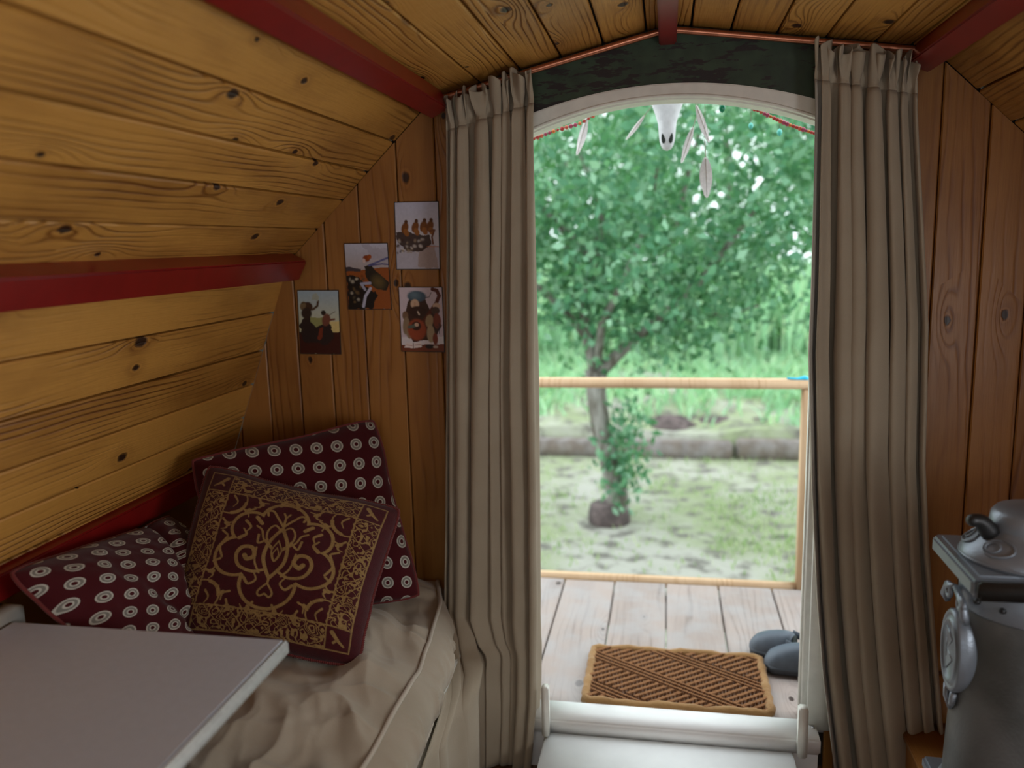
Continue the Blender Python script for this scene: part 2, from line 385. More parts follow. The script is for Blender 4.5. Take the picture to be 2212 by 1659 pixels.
wr = tag(backing('wall_right', [R2, R3], M['back'], .026, 1.0), 'amber pine boarded right side wall', kind='structure')
backing2('sheathing', [R2, R3], M['back'], .026, YB, .10, wr)
dl = lambda a, b: math.hypot(a[0]-b[0], a[1]-b[1])
panel(ceil, V0, L1, [0.0, .06, .18, .30, .42, .54, dl(V0, L1)], M['ceil'])
panel(ceil, V0, R1, [0.0, .065, .17, .29, .415, .54, .63, dl(V0, R1)], M['ceil'])
panel(ceil, L1, L2, [0.0, .06, .178, .297, .411, .532, .640, dl(L1, L2)], M['ceil'])
panel(ceil, R1, R2, [0.0, .05, .17, .29, .41, .53, dl(R1, R2)], M['ceil'])
panel(wl, L2, L3, [0.0, .05, .169, .297, .413, .530, .645, dl(L2, L3)], M['ceil'])
panel(wr, R2, R3, [0.0, .05, .169, .297, .413, .530, .645, dl(R2, R3)], M['ceil'], y0=1.0)
panel(wr, R2, R3, [0.0, .05, .169, .297, .413, .530, .645, dl(R2, R3)], M['ceil'], y1=.10)
panel(wr, R2, R3, [0.0, .10], M['ceil'], y0=.10, y1=1.0); panel(wr, R2, R3, [.60, dl(R2, R3)], M['ceil'], y0=.10, y1=1.0)

# end wall with door opening
DL, DR = -.396, .408
we = empty('wall_end', (0, YW, 0)); tag(we, 'vertical pine boards of the end wall either side of the doorway', kind='structure')
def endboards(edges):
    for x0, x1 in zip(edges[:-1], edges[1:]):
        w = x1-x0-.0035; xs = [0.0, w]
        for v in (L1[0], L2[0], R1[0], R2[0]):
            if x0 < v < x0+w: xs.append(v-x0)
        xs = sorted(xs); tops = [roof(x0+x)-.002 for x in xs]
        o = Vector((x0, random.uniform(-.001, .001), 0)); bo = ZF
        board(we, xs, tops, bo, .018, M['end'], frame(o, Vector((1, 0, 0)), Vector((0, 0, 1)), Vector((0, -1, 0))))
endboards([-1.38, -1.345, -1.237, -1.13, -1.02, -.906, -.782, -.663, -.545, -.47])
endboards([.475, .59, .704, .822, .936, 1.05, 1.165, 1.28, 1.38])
def sheath(xa, xb):
    xs = sorted([xa, xb]+[v[0] for v in PROF if xa < v[0] < xb])
    poly = [(xa, ZF)]+[(x, roof(x)+.02) for x in xs]+[(xb, ZF)]
    return under(prism('sheathing', poly, 'y', YW+.022, YW+.04, M['back']), we)
sheath(-1.39, -.45); sheath(.45, 1.39)
_xs = np.linspace(-.5, .5, 21)
under(prism('sheathing', [(x, roof(x)+.03) for x in _xs]+[(x, 1.866-.42*x*x) for x in _xs[::-1]], 'y', YW+.036, YW+.05, M['back']), we)

# rear wall with its unseen window opening; lamps added at both windows boost the daylight
rw = empty('wall_rear', (0, YB, 0)); tag(rw, 'pine rear wall behind the viewer with a window', kind='structure')
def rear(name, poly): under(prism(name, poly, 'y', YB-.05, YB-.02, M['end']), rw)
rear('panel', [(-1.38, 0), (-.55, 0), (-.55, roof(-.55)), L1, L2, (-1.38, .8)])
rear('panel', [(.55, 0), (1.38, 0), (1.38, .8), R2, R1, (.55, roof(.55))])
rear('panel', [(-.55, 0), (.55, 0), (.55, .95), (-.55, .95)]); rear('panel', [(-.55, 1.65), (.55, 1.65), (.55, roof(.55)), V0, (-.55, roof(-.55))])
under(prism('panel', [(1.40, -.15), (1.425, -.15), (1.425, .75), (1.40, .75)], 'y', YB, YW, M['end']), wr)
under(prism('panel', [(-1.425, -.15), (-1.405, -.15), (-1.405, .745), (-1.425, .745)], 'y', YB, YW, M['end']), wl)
fl = tag(box('floor', (-1.40, YB, -.20), (1.40, 2.45, ZF), M['floor']), 'dark boarded wagon floor', kind='structure')

# roof beams
def beam(a, nrm, w, d, y0, y1, label, cham=.004):
    n = Vector((nrm[0], nrm[1])).normalized(); t = Vector((-n.y, n.x))
    c = Vector(a); pts = []
    for s, q in ((-1, 0), (1, 0), (1, 1), (-1, 1)):
        pts.append(c+t*(s*w/2)+n*(q*d))
    pl = [(p.x, p.y) for p in pts]
    o = prism('roof_beam', pl, 'y', y0, y1, M['beam'], bevel=cham)
    return tag(o, label, 'beam', 'red roof beams')
beam((0, 2.018), (0, -1), .046, .052, YB, 2.385, 'short red ridge beam hanging over the middle of the doorway arch')
beam((L1[0]+.012, L1[1]-.006), (.42, -.91), .060, .058, YB, 2.33, 'long red painted roof beam running to the top of the left curtain')
beam((L2[0]+.008, L2[1]), (.86, -.45), .066, .058, YB, 2.375, 'red beam along the left wall above the cushions, level with the postcards')
beam((L3[0]+.004, L3[1]+.03), (1, -.1), .060, .05, YB, 2.385, 'dark red lowest beam on the left wall just behind the cushions')
beam((R1[0]-.014, R1[1]-.006), (-.42, -.91), .060, .058, YB, 2.36, 'red painted roof beam meeting the top of the right curtain')
beam((R2[0]-.008, R2[1]), (-.86, -.45), .066, .058, YB, 2.375, 'red beam on the right side wall beyond the stove')

# doorway
door = empty('door_1', (0, YW, 0)); tag(door, 'arched white doorway with a dark green board above it', kind='structure')
zo = lambda x: 1.866-.42*x*x; zi = lambda x: 1.828-.50*x*x
xs = np.linspace(-.50, .50, 41)
prism('green_header_board', [(x, roof(x)-.004) for x in xs]+[(x, zo(x)-.01) for x in xs[::-1]], 'y', YW-.020, YW+.035, M['green'], door)
xs = np.linspace(-.445, .445, 49)
prism('arch_trim', [(x, zo(x)) for x in xs]+[(x, zi(x)+.004) for x in xs[::-1]], 'y', YW-.030, YW+.005, M['cream'], door, bevel=.003)
prism('arch_reveal', [(x, zi(x)+.03) for x in xs]+[(x, zi(x)) for x in xs[::-1]], 'y', YW+.005, YW+.075, M['cream'], door)
tube('arch_bead', [(x, YW-.028, zi(x)+.006) for x in xs], .0045, M['cream'], door, 6)
for s, x in ((-1, DL), (1, DR)):
    a, b = sorted((x, x+s*.045)); box('jamb', (a, YW-.004, 0), (b, YW+.075, zi(x)+.02), M['cream'], door, .003)
    a, b = sorted((x+s*.012, x+s*.095)); box('casing', (a, YW-.034, 0), (b, YW-.004, 1.70), M['cream'], door, .004)
    a, b = sorted((x-s*.004, x+s*.002)); box('door_stop', (a, YW+.03, 0), (b, YW+.06, zi(x)-.001), M['cream'], door, .002)
box('threshold', (-.44, 2.285, -.03), (.445, 2.398, .018), M['white'], door, .006, 3)
box('riser', (-.43, 2.30, ZF), (.44, 2.39, -.031), M['white'], door)
box('entry_step', (-.355, 1.72, ZF), (.368, 2.284, -.022), M['white'], door, .004)
lb0 = at_y(1168, 1487, 2.25); box('stop_block', (lb0[0], 2.25, -.021), (lb0[0]+.022, 2.283, lb0[2]), M['cream'], door, .004)
rb0 = at_y(1727, 1533, 2.25); box('stop_block', (rb0[0], 2.25, -.021), (rb0[0]+.026, 2.284, rb0[2]), M['cream'], door, .004)
hx = at_y(1757, 1610, 2.34); hg = box('hinge', (hx[0]-.006, 2.345, hx[2]-.05), (hx[0]+.006, 2.362, hx[2]+.05), M['metal'], door, .002)
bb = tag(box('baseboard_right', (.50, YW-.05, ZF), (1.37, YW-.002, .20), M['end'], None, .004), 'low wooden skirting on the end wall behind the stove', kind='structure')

# copper curtain pipe that follows the ceiling
YR = 2.352
rod = empty('curtain_pipe', (0, YR, roof(0)-.02)); tag(rod, 'bent copper curtain pipe following the ceiling above the doorway', 'curtain rail')
tube('pipe', [(x, YR, roof(x)-.021 if abs(x) > .03 else roof(.03)-.021) for x in np.linspace(-.66, .66, 45)], .0085, M['copper'], rod, 10)
for x in (-.62, -.28, .28, .62): box('bracket', (x-.008, YR-.004, roof(x)-.022), (x+.008, YW-.015, roof(x)-.014), M['metal'], rod)

# ------------------------------------------------------------------ curtains
YC = 2.315
def curtain(name, label, left, right, nf, seed, zb, hem=False):
    """left/right: lists of (px,py) along each edge, placed on the curtain plane"""
    rs = np.random.default_rng(seed)
    E3 = lambda e: at_y(e[0], e[1], YC) if len(e) == 2 else at_x(*e)
    Lp = np.array([E3(e) for e in left]); Rp = np.array([E3(e) for e in right])
    NU, NV = 340, 150
    root = empty(name, (float((Lp[0, 0]+Rp[0, 0])/2), YC, zb)); tag(root, label, 'curtain', 'taupe doorway curtains')
    fw = rs.uniform(.35, 1.7, nf); fw /= fw.sum(); edges = np.concatenate([[0], np.cumsum(fw)])
    am = rs.uniform(.55, 1.15, nf)*np.minimum(1.25, fw*nf)
    sh = rs.uniform(-.5, .5, nf)
    s = np.linspace(0, 1, NU); idx = np.clip(np.searchsorted(edges, s, 'right')-1, 0, nf-1); t = (s-edges[idx])/fw[idx]
    ph = 2*np.pi*(t+.10*np.sin(2*np.pi*t)*sh[idx])
    ampf = np.interp(s, (edges[:-1]+edges[1:])/2, am)
    def build(k0, k1, nv, extra_hi):
        V = np.zeros((NU, nv, 3))
        for j, k in enumerate(np.linspace(k0, k1, nv)):       # k: 0 top .. 1 bottom
            topL, topR = Lp[0, 2], Rp[0, 2]; ztop = topL+(topR-topL)*s
            z = ztop+(zb-ztop)*k
            xl = np.interp(-z, -Lp[:, 2], Lp[:, 0]); xr = np.interp(-z, -Rp[:, 2], Rp[:, 0])
            drop = (ztop-z)
            pin = np.exp(-((drop-.075)/.022)**2)                 # gathering tape
            head = np.clip((.075-drop)/.07, 0, 1)
            A = ampf*(.019+.020*np.clip(drop/.7, 0, 1.2))*(1-.45*pin)
            drift = .35*np.sin(k*2.1+s*5+seed)+.25*np.sin(k*5.3+s*9)
            cs = np.cos(ph+drift*.5); y = -A*(1.1-2.2*((1-cs)/2)**1.7)-A*.30*np.cos(2*ph+1.1+drift)-A*.16*np.cos(3*ph+2+drift*2)
            x = xl+(xr-xl)*s+A*.62*np.sin(2*ph+.4)*np.sin(np.pi*np.clip(s, 0, 1))**.3
            fine = (fbm(s*46+seed, drop*3.5+seed, 3, seed)-.45)*.010*np.clip(1.2-drop*1.0, .25, 1)
            y = y+fine
            hf = np.sin(s*nf*2.35*2*np.pi+3*np.sin(s*11+seed))
            y = y+head*(.017*hf+.016*np.sin(s*nf*2*np.pi*1.27+2))-.012*head; x = x+head*.006*np.cos(s*nf*2.35*2*np.pi)
            zz = z+head*(.014*np.sin(s*nf*2*np.pi*1.27+1)+.020*(fbm(s*30, s*0+3, 2, seed)-.4))
            wr = (fbm(s*14+k*3, z*9, 3, seed+5)-.45)*.007*np.clip((drop-.2), 0, 1)
            yl = np.interp(-z, -Lp[:, 2], Lp[:, 1]); pull = (yl-YC)*np.clip(1-s/.42, 0, 1)**1.6
            V[:, j, 0] = x; V[:, j, 1] = YC+y+wr+pull; V[:, j, 2] = np.maximum(zz, zb)
        return V.reshape(-1, 3)-np.array(root.location)
    kh = .085/((Lp[0, 2]+Rp[0, 2])/2-zb)
    o = mesh('fabric', build(kh, 1, NV, False), gridfaces(NU, NV), M['curtain'], root, True)
    sd = o.modifiers.new('cloth_thickness', 'SOLIDIFY'); sd.thickness = .0018; sd.offset = 0
    h = mesh('gathered_heading', build(0, kh, 26, True), gridfaces(NU, 26), M['curtain'], root, True)
    sd = h.modifiers.new('cloth_thickness', 'SOLIDIFY'); sd.thickness = .002; sd.offset = 0
    if hem:
        cols = 7; V = build(kh, 1, NV, False).reshape(NU, NV, 3)[:26:4][:cols]; V = V.copy(); V[..., 1] -= .0035; V[0, :, 0] -= .001
        hm = mesh('side_hem', V.reshape(-1, 3), gridfaces(V.shape[0], NV), M['tape'], root, True)
        sd = hm.modifiers.new('cloth_thickness', 'SOLIDIFY'); sd.thickness = .002; sd.offset = 0
        V2 = V[-1]+np.array([0, -.002, 0]); tube('hem_stitch', [tuple(v+np.array(root.location)) for v in V2[::3]], .0009, M['mpipe'], root, 4)
    return root
curtain('curtain', 'taupe cotton curtain gathered at the left of the doorway beside the postcards',
        [(960, 215), (966, 300), (968, 800), (966, 1150), (964, 1320), (966, 1420, -.625), (958, 1520, -.585), (932, 1600, -.58), (905, 1680, -.585)],
        [(1154, 152), (1155, 300), (1158, 600), (1163, 1000), (1166, 1300), (1163, 1500), (1150, 1659), (1148, 1720)], 7, 3, ZF+.008)
curtain('curtain', 'taupe cotton curtain gathered at the right of the doorway in front of the stove',
        [(1758, 96), (1760, 240), (1752, 600), (1746, 760), (1752, 1050), (1762, 1280), (1775, 1450), (1800, 1659), (1806, 1720)],
        [(1982, 128), (1978, 240), (1990, 480), (1999, 700), (1992, 1000), (2002, 1200), (2030, 1550), (2042, 1659), (2050, 1720)], 7, 8, ZF+.008, hem=True)

# ------------------------------------------------------------------ postcards
class Art:
    def __init__(s, w, h, bg): s.w, s.h = w, h; s.a = np.zeros((h, w, 3)); s.a[:] = lin(bg); s.yy, s.xx = np.mgrid[0:h, 0:w]; s.u = (s.xx+.5)/w; s.v = (s.yy+.5)/h
    def put(s, mask, col, al=1.0): s.a += (lin(col)-s.a)*(np.clip(mask, 0, 1)*al)[..., None]
    def grad(s, top, bot, v0=0, v1=1): t = np.clip((s.v-v0)/(v1-v0), 0, 1)[..., None]; s.a = lin(top)*(1-t)+lin(bot)*t
    def ell(s, cx, cy, rx, ry, col, ang=0, al=1.0, soft=.12):
        c, q = math.cos(ang), math.sin(ang); asp = s.h/s.w
        dx = s.u-cx; dy = (s.v-cy)*asp; X = dx*c+dy*q; Y = -dx*q+dy*c
        d = np.sqrt((X/rx)**2+(Y/(ry*asp))**2); s.put((1+soft-d)/soft/2+.0, col, al)
    def poly(s, pts, col, al=1.0, rough=.0, seed=1):
        u, v = s.u, s.v
        if rough: u = u+(fbm(s.u*9, s.v*13, 3, seed)-.45)*rough; v = v+(fbm(s.u*9+7, s.v*13, 3, seed)-.45)*rough
        ins = np.zeros(u.shape, bool); n = len(pts)
        for i in range(n):
            (x0, y0), (x1, y1) = pts[i], pts[(i+1) % n]
            if y0 == y1: continue
            ins ^= ((v > min(y0, y1)) & (v <= max(y0, y1)) & (u < (v-y0)*(x1-x0)/(y1-y0)+x0))
        s.put(ins.astype(float), col, al)
    def line(s, pts, w, col, al=1.0):
        asp = s.h/s.w; best = np.full(s.u.shape, 9.)
        for (x0, y0), (x1, y1) in zip(pts[:-1], pts[1:]):
            ax, ay = x1-x0, (y1-y0)*asp; px, py = s.u-x0, (s.v-y0)*asp
            t = np.clip((px*ax+py*ay)/(ax*ax+ay*ay+1e-9), 0, 1); best = np.minimum(best, np.hypot(px-t*ax, py-t*ay))
        s.put((w-best)/.012+.5, col, al)
    def speck(s, u0, u1, v0, v1, n, cols, r=(.01, .04), seed=0):
        rs = np.random.default_rng(seed)
        for _ in range(n): s.ell(rs.uniform(u0, u1), rs.uniform(v0, v1), rs.uniform(*r), rs.uniform(*r)*.7, cols[rs.integers(len(cols))], rs.uniform(0, 3), rs.uniform(.4, .9), .5)
    def mottle(s, amt=.18, seed=2): s.a *= (1-amt/2+amt*fbm(s.u*22, s.v*30, 4, seed))[..., None]*1.04
def card_a():    # four riders on a mound, pale sky
    A = Art(96, 146, (196, 196, 214)); A.grad((190, 190, 208), (205, 200, 205), 0, .5)
    A.poly([(0, .46), (.35, .45), (.8, .62), (1, .66), (1, 1), (0, 1)], (185, 180, 190)); A.poly([(.55, .66), (.9, .64), (.95, 1), (.5, .95)], (160, 130, 105), .6, .1)
    A.poly([(0, .45), (.2, .43), (.5, .5), (.78, .48), (.83, .62), (.6, .72), (.3, .74), (.05, .60)], (60, 42, 32), .95, .08, 4)
    for cx, cy in ((.22, .38), (.46, .37), (.65, .36), (.80, .36)): A.ell(cx, cy, .08, .085, (120, 72, 32), .3); A.ell(cx+.03, cy-.09, .04, .03, (90, 55, 30)); A.ell(cx+.03, cy+.07, .06, .06, (150, 95, 45), -.4)
    A.speck(.03, .62, .52, .76, 34, [(210, 200, 190), (160, 140, 115), (70, 50, 40), (35, 25, 22)], (.012, .045), 3)
    A.line([(.72, .66), (1, .665)], .006, (190, 110, 60)); A.line([(.80, .43), (.9, .42), (.84, .52), (.86, .62)], .02, (110, 65, 38)); A.mottle(); return A
def card_b():    # red-haired figure running, blue scarf
    A = Art(96, 146, (195, 195, 208)); A.grad((198, 198, 212), (178, 165, 160), 0, .4); A.poly([(.4, .02), (1, .08), (1, .3), (.6, .2)], (165, 158, 172), .5, .12)
    A.poly([(0, .36), (.3, .4), (1, .36), (1, 1), (0, 1)], (150, 82, 36), 1, .03); A.poly([(0, .35), (.35, .38), (.34, .42), (0, .42)], (70, 62, 66), 1, .03)
    A.poly([(0, .47), (.3, .5), (.5, .68), (.72, .76), (.62, .88), (.55, 1), (0, 1)], (32, 26, 24), 1, .1, 5)
    A.speck(.02, .4, .48, .95, 26, [(190, 180, 160), (120, 95, 60), (25, 20, 18), (80, 70, 55)], (.012, .05), 9)
    A.poly([(.44, .34), (.58, .32), (.7, .42), (1.0, .60), (.92, .72), (.72, .70), (.55, .62), (.46, .5)], (44, 38, 30), 1, .04); A.ell(.74, .58, .13, .07, (120, 100, 55), .8, .7, .8)
    A.ell(.50, .225, .085, .05, (140, 66, 28)); A.ell(.57, .20, .05, .035, (160, 80, 30)); A.ell(.44, .26, .035, .035, (214, 190, 180))
    A.line([(.55, .33), (.75, .28), (.98, .22)], .022, (96, 96, 140)); A.line([(.6, .33), (.85, .31), (1, .32)], .016, (80, 80, 125))
    A.line([(.55, .60), (.34, .61), (.42, .70)], .03, (168, 168, 190)); A.line([(.55, .68), (.42, .80), (.36, .96)], .032, (186, 186, 205)); A.mottle(); return A
def card_c():    # two dancers with raised arm, yellow horizon
    A = Art(94, 140, (176, 186, 190)); A.grad((165, 182, 190), (205, 200, 160), .05, .62); A.poly([(.6, .5), (1, .48), (1, .66), (.6, .66)], (225, 195, 110), .7, .04)
    A.poly([(0, .66), (1, .655), (1, 1), (0, 1)], (66, 28, 22), 1, .02); A.poly([(0, .55), (.2, .42), (.6, .45), (.8, .55), (.85, .75), (.7, .85), (.1, .82)], (46, 34, 32), 1, .08, 6)
    A.ell(.24, .26, .12, .08, (70, 48, 34)); A.ell(.12, .24, .07, .07, (120, 100, 70), .4); A.ell(.2, .36, .13, .09, (54, 40, 34)); A.line([(.36, .30), (.48, .24), (.50, .16)], .026, (80, 60, 42)); A.poly([(.34, .15), (.38, .06), (.47, .04), (.53, .10), (.5, .17), (.42, .14)], (168, 172, 155))
    A.line([(.08, .2), (.2, .19)], .008, (70, 55, 40)); A.ell(.62, .35, .06, .04, (44, 34, 28)); A.poly([(.28, .40), (.5, .42), (.62, .42), (.6, .52), (.42, .58), (.3, .5)], (150, 150, 95), 1, .06)
    A.ell(.68, .46, .10, .10, (120, 72, 56), .3); A.line([(.78, .46), (.88, .45)], .022, (110, 62, 44)); A.line([(.72, .4), (.9, .33)], .007, (90, 70, 50)); A.poly([(.45, .75), (.5, .6), (.6, .58), (.58, .72), (.5, .78)], (120, 52, 32), 1, .05)
    A.line([(.1, .6), (.02, .68)], .01, (60, 50, 35)); A.mottle(); return A
def card_d():    # cloaked figure playing a lute over an open book
    A = Art(98, 140, (206, 190, 196)); A.poly([(0, .78), (1, .76), (1, 1), (0, 1)], (222, 214, 214)); A.poly([(0, .9), (1, .88), (1, 1), (0, 1)], (120, 62, 40))
    A.poly([(.2, .22), (.3, .10), (.6, .16), (.7, .34), (.9, .42), (.95, .6), (.8, .8), (.3, .85), (.12, .7), (.08, .48)], (66, 44, 34), 1, .03)
    A.ell(.41, .14, .22, .085, (74, 94, 108)); A.ell(.36, .12, .12, .05, (104, 124, 134), .2, .8, .6); A.ell(.36, .26, .10, .075, (200, 168, 140)); A.line([(.36, .24), (.35, .32), (.38, .33)], .02, (190, 150, 120)); A.ell(.42, .38, .2, .09, (58, 38, 30)); A.line([(.42, .38), (.45, .42)], .018, (205, 185, 165))
    A.ell(.12, .44, .07, .07, (120, 92, 70)); A.ell(.13, .6, .08, .14, (140, 118, 92), .1); A.ell(.2, .72, .07, .08, (150, 128, 100))
    A.line([(.55, .53), (.72, .37), (.86, .24), (.93, .13), (.88, .05), (.78, .03)], .042, (92, 44, 28)); A.ell(.38, .66, .22, .165, (152, 72, 44), .15); A.ell(.37, .60, .11, .07, (64, 36, 28)); A.line([(.2, .62), (.32, .60), (.40, .58)], .036, (90, 98, 88)); A.ell(.38, .58, .05, .03, (205, 170, 145))
    A.ell(.86, .29, .09, .05, (205, 172, 145)); A.ell(.83, .36, .10, .06, (80, 60, 48)); A.ell(.68, .52, .09, .10, (165, 140, 105), .2); A.ell(.86, .52, .09, .12, (128, 64, 44)); A.ell(.70, .72, .09, .14, (172, 152, 120)); A.ell(.80, .80, .06, .09, (128, 62, 42)); A.ell(.66, .92, .1, .035, (50, 40, 34)); A.ell(.8, .925, .06, .02, (190, 170, 150))
    A.poly([(.06, .94), (.12, .86), (.28, .87), (.46, .85), (.48, .93), (.28, .95)], (228, 214, 206)); A.line([(.28, .87), (.28, .95)], .008, (110, 70, 60)); A.line([(.12, .9), (.25, .91)], .006, (170, 90, 80)); A.line([(.32, .9), (.45, .89)], .006, (150, 90, 80)); A.line([(.60, .16), (.7, .15), (.75, .08)], .007, (60, 50, 45)); A.line([(.9, .72), (.9, .56)], .008, (50, 50, 52)); A.line([(.9, .66), (.97, .58)], .006, (50, 50, 52)); A.line([(.9, .66), (.85, .6)], .006, (50, 50, 52)); A.mottle(.12); return A
def postcard(art, tl, tr, bl, label):
    P = [at_y(x, y, YW-.0045) for x, y in (tl, tr, bl)]; o = Vector(P[0]); eu = Vector(P[1])-o; ev = Vector(P[2])-o
    root = empty('postcard', (P[2]+(P[1]-P[0])/2)); tag(root, label, 'postcard', 'postcards pinned to the end wall')
    h, w = art.h, art.w; i, j = np.meshgrid(np.arange(w), np.arange(h), indexing='ij'); fu = i/(w-1); fv = j/(h-1)
    bow = -.0022*(np.sin(fu*math.pi)*.5+.5*fv*fv)
    loc = np.array(root.location)
    V = np.array(o)[None, None]+fu[..., None]*np.array(eu)+fv[..., None]*np.array(ev); V[..., 1] += bow-.0004
    pr = mesh('print', V.reshape(-1, 3)-loc, gridfaces(w, h), M['card'], root, True); set_col(pr, art.a.transpose(1, 0, 2).reshape(-1, 3))
    # the sheet itself, with its dark rim
    e = .0022; un = eu.normalized(); vn = ev.normalized(); n = 9; V = []
    for q in range(n):
        t = q/(n-1); b = -.0022*(math.sin(t*math.pi)*.5); b2 = b-.0011
        for vv, bb in ((0, b), (1, b2)):
            p = o+eu*t+ev*vv+un*(e*(2*t-1))+vn*(e*(2*vv-1)); V.append((p.x, p.y+bb+.0003, p.z)); V.append((p.x, p.y+bb+.0014, p.z))
    Fc = []
    for q in range(n-1):
        a = q*4; b = a+4; Fc += [(a, b, b+2, a+2), (a+1, a+3, b+3, b+1), (a, a+1, b+1, b), (a+2, b+2, b+3, a+3)]
    Fc += [(0, 2, 3, 1), (4*n-4, 4*n-3, 4*n-1, 4*n-2)]
    fix(mesh('card', [Vector(v)-root.location for v in V], Fc, M['cardedge'], root))
postcard(card_a(), (853, 438), (946, 436), (858, 581), 'topmost postcard, brown riders on a mound under a pale sky')
postcard(card_b(), (744, 527), (836, 526), (754, 667), 'postcard of a red-haired running figure with a blue scarf, middle of the four')
postcard(card_c(), (643, 628), (730, 628), (650, 763), 'lowest left postcard of two dark dancing figures against a pale sky')
postcard(card_d(), (862, 621), (954, 621), (869, 758), 'postcard of a hooded figure playing a lute, partly beside the curtain')

# ------------------------------------------------------------------ bench, mattress
bx = -.60
bench = empty('bench', (-.95, 1.6, 0)); tag(bench, 'cream painted built-in bench box under the khaki mattress', 'bench')
box('bench_top', (-1.375, .60, .235), (bx+.01, 2.385, .26), M['cream'], bench, .003)
for i, (a, b) in enumerate(((.60, .958), (.962, 1.318), (1.322, 1.678), (1.682, 2.038), (2.042, 2.385))):
    box('front_board', (bx-.022, a, ZF), (bx-.002, b, .234), M['cream'], bench, .003)
box('end_board', (-1.375, .60, ZF), (bx-.024, .62, .234), M['cream'], bench)
mat_ = empty('mattress', (-.95, 1.6, .26)); tag(mat_, 'wrinkled khaki cotton mattress on the bench with piped edge', 'mattress')
NX, NY, NFc = 190, 330, 60
ys = np.linspace(.62, 2.372, NY)
edge = np.interp(ys, [.6, 1.3, 1.66, 1.8, 1.95, 2.2, 2.4], [-.61, -.605, -.598, -.595, -.605, -.655, -.72])+.006*np.sin(ys*9)
ze = .415+.006*np.sin(ys*7+1)+.010*np.exp(-((ys-1.6)/.12)**2)-.012*np.exp(-((ys-1.83)/.05)**2)
i, j = np.meshgrid(np.linspace(0, 1, NX), np.arange(NY), indexing='ij'); yy = ys[j]
xx = -1.372+(edge[j]+1.372)*i
wp = fbm(xx*3, yy*3, 3, 4)*1.2
ridge = lambda a, sc, sd: 1-2*np.abs(fbm(a, sc, 3, sd)-.47)*2.2
w1 = ridge((xx*.8+yy*.6)*4.2+wp, (xx-yy)*1.0, 21); w2 = ridge((xx*.2-yy)*5+wp*1.3, (xx+yy)*1.3, 31)
w3 = ridge((xx*.9+yy*.35)*11+wp*2, (xx*.3-yy)*4, 51)
near = np.clip(1-np.abs(xx-edge[j])/.5, 0, 1)
zt = ze[j]+.055*np.clip((1-i)/.35, 0, 1)**.8*np.clip((2.40-yy)/.06, 0, 1)**.4
zt = zt+(.036*np.clip(w1, 0, 1)**2+.028*np.clip(w2, 0, 1)**2+.005*np.clip(w3, 0, 1)**3-.026)*(.35+.65*near)*np.clip((1-i)/.06, 0, 1)**.7
zt = zt+.030*np.exp(-(((xx+.74)*.9+(yy-1.78)*.5)/.055)**2-((yy-1.78)/.16)**2)      # big soft fold below the cushions
zt = zt-.022*np.exp(-(((xx+.70)+(yy-2.02)*.35)**2/.03**2))*np.clip((yy-1.8)/.2, 0, 1)
zt = np.where(i < .02, ze[j], zt)
top = np.stack([xx, yy, zt], -1)
k, j2 = np.meshgrid(np.linspace(0, 1, NFc)[1:], np.arange(NY), indexing='ij')
e_x = edge[j2]; e_z = zt[-1][j2]; y2 = ys[j2]
bul = (.050*np.sin(np.pi*np.clip(k, 0, 1)**.8)*(1+.25*np.sin(y2*6))+k*.028)*np.interp(y2, [2.0, 2.25], [1, .3])
wv = ridge(y2*15+fbm(y2*4, k*2, 2, 3)*2, k*1.5, 41)
fr = np.stack([e_x+bul+.012*np.clip(wv, 0, 1)**2*np.sin(np.pi*k), y2, e_z+(.268+.004*np.sin(y2*11)-e_z)*k], -1)
VV = np.concatenate([top, fr], 0); nn = VV.shape[0]
o = mesh('cover', VV.reshape(-1, 3)-np.array(mat_.location), gridfaces(nn, NY), M['matt'], mat_, True)
fb = [VV[-1, 0], VV[-1, -1], VV[0, -1]*[1, 1, 0]+[0, 0, .262], VV[0, 0]*[1, 1, 0]+[0, 0, .262]]
fb = [np.array([v[0], v[1], .262]) for v in fb]; mesh('underside', np.array(fb)-np.array(mat_.location), [(0, 1, 2, 3)], M['matt'], mat_)
ekey = np.stack([edge+.003, ys, zt[-1]+.004], -1)[::3]
tube('piping', [tuple(v) for v in ekey], .0058, M['mpipe'], mat_, 8)
tube('piping', [(v[0]+.001, v[1], v[2]-.001) for v in fr[-1][::4]], .005, M['mpipe'], mat_, 8)

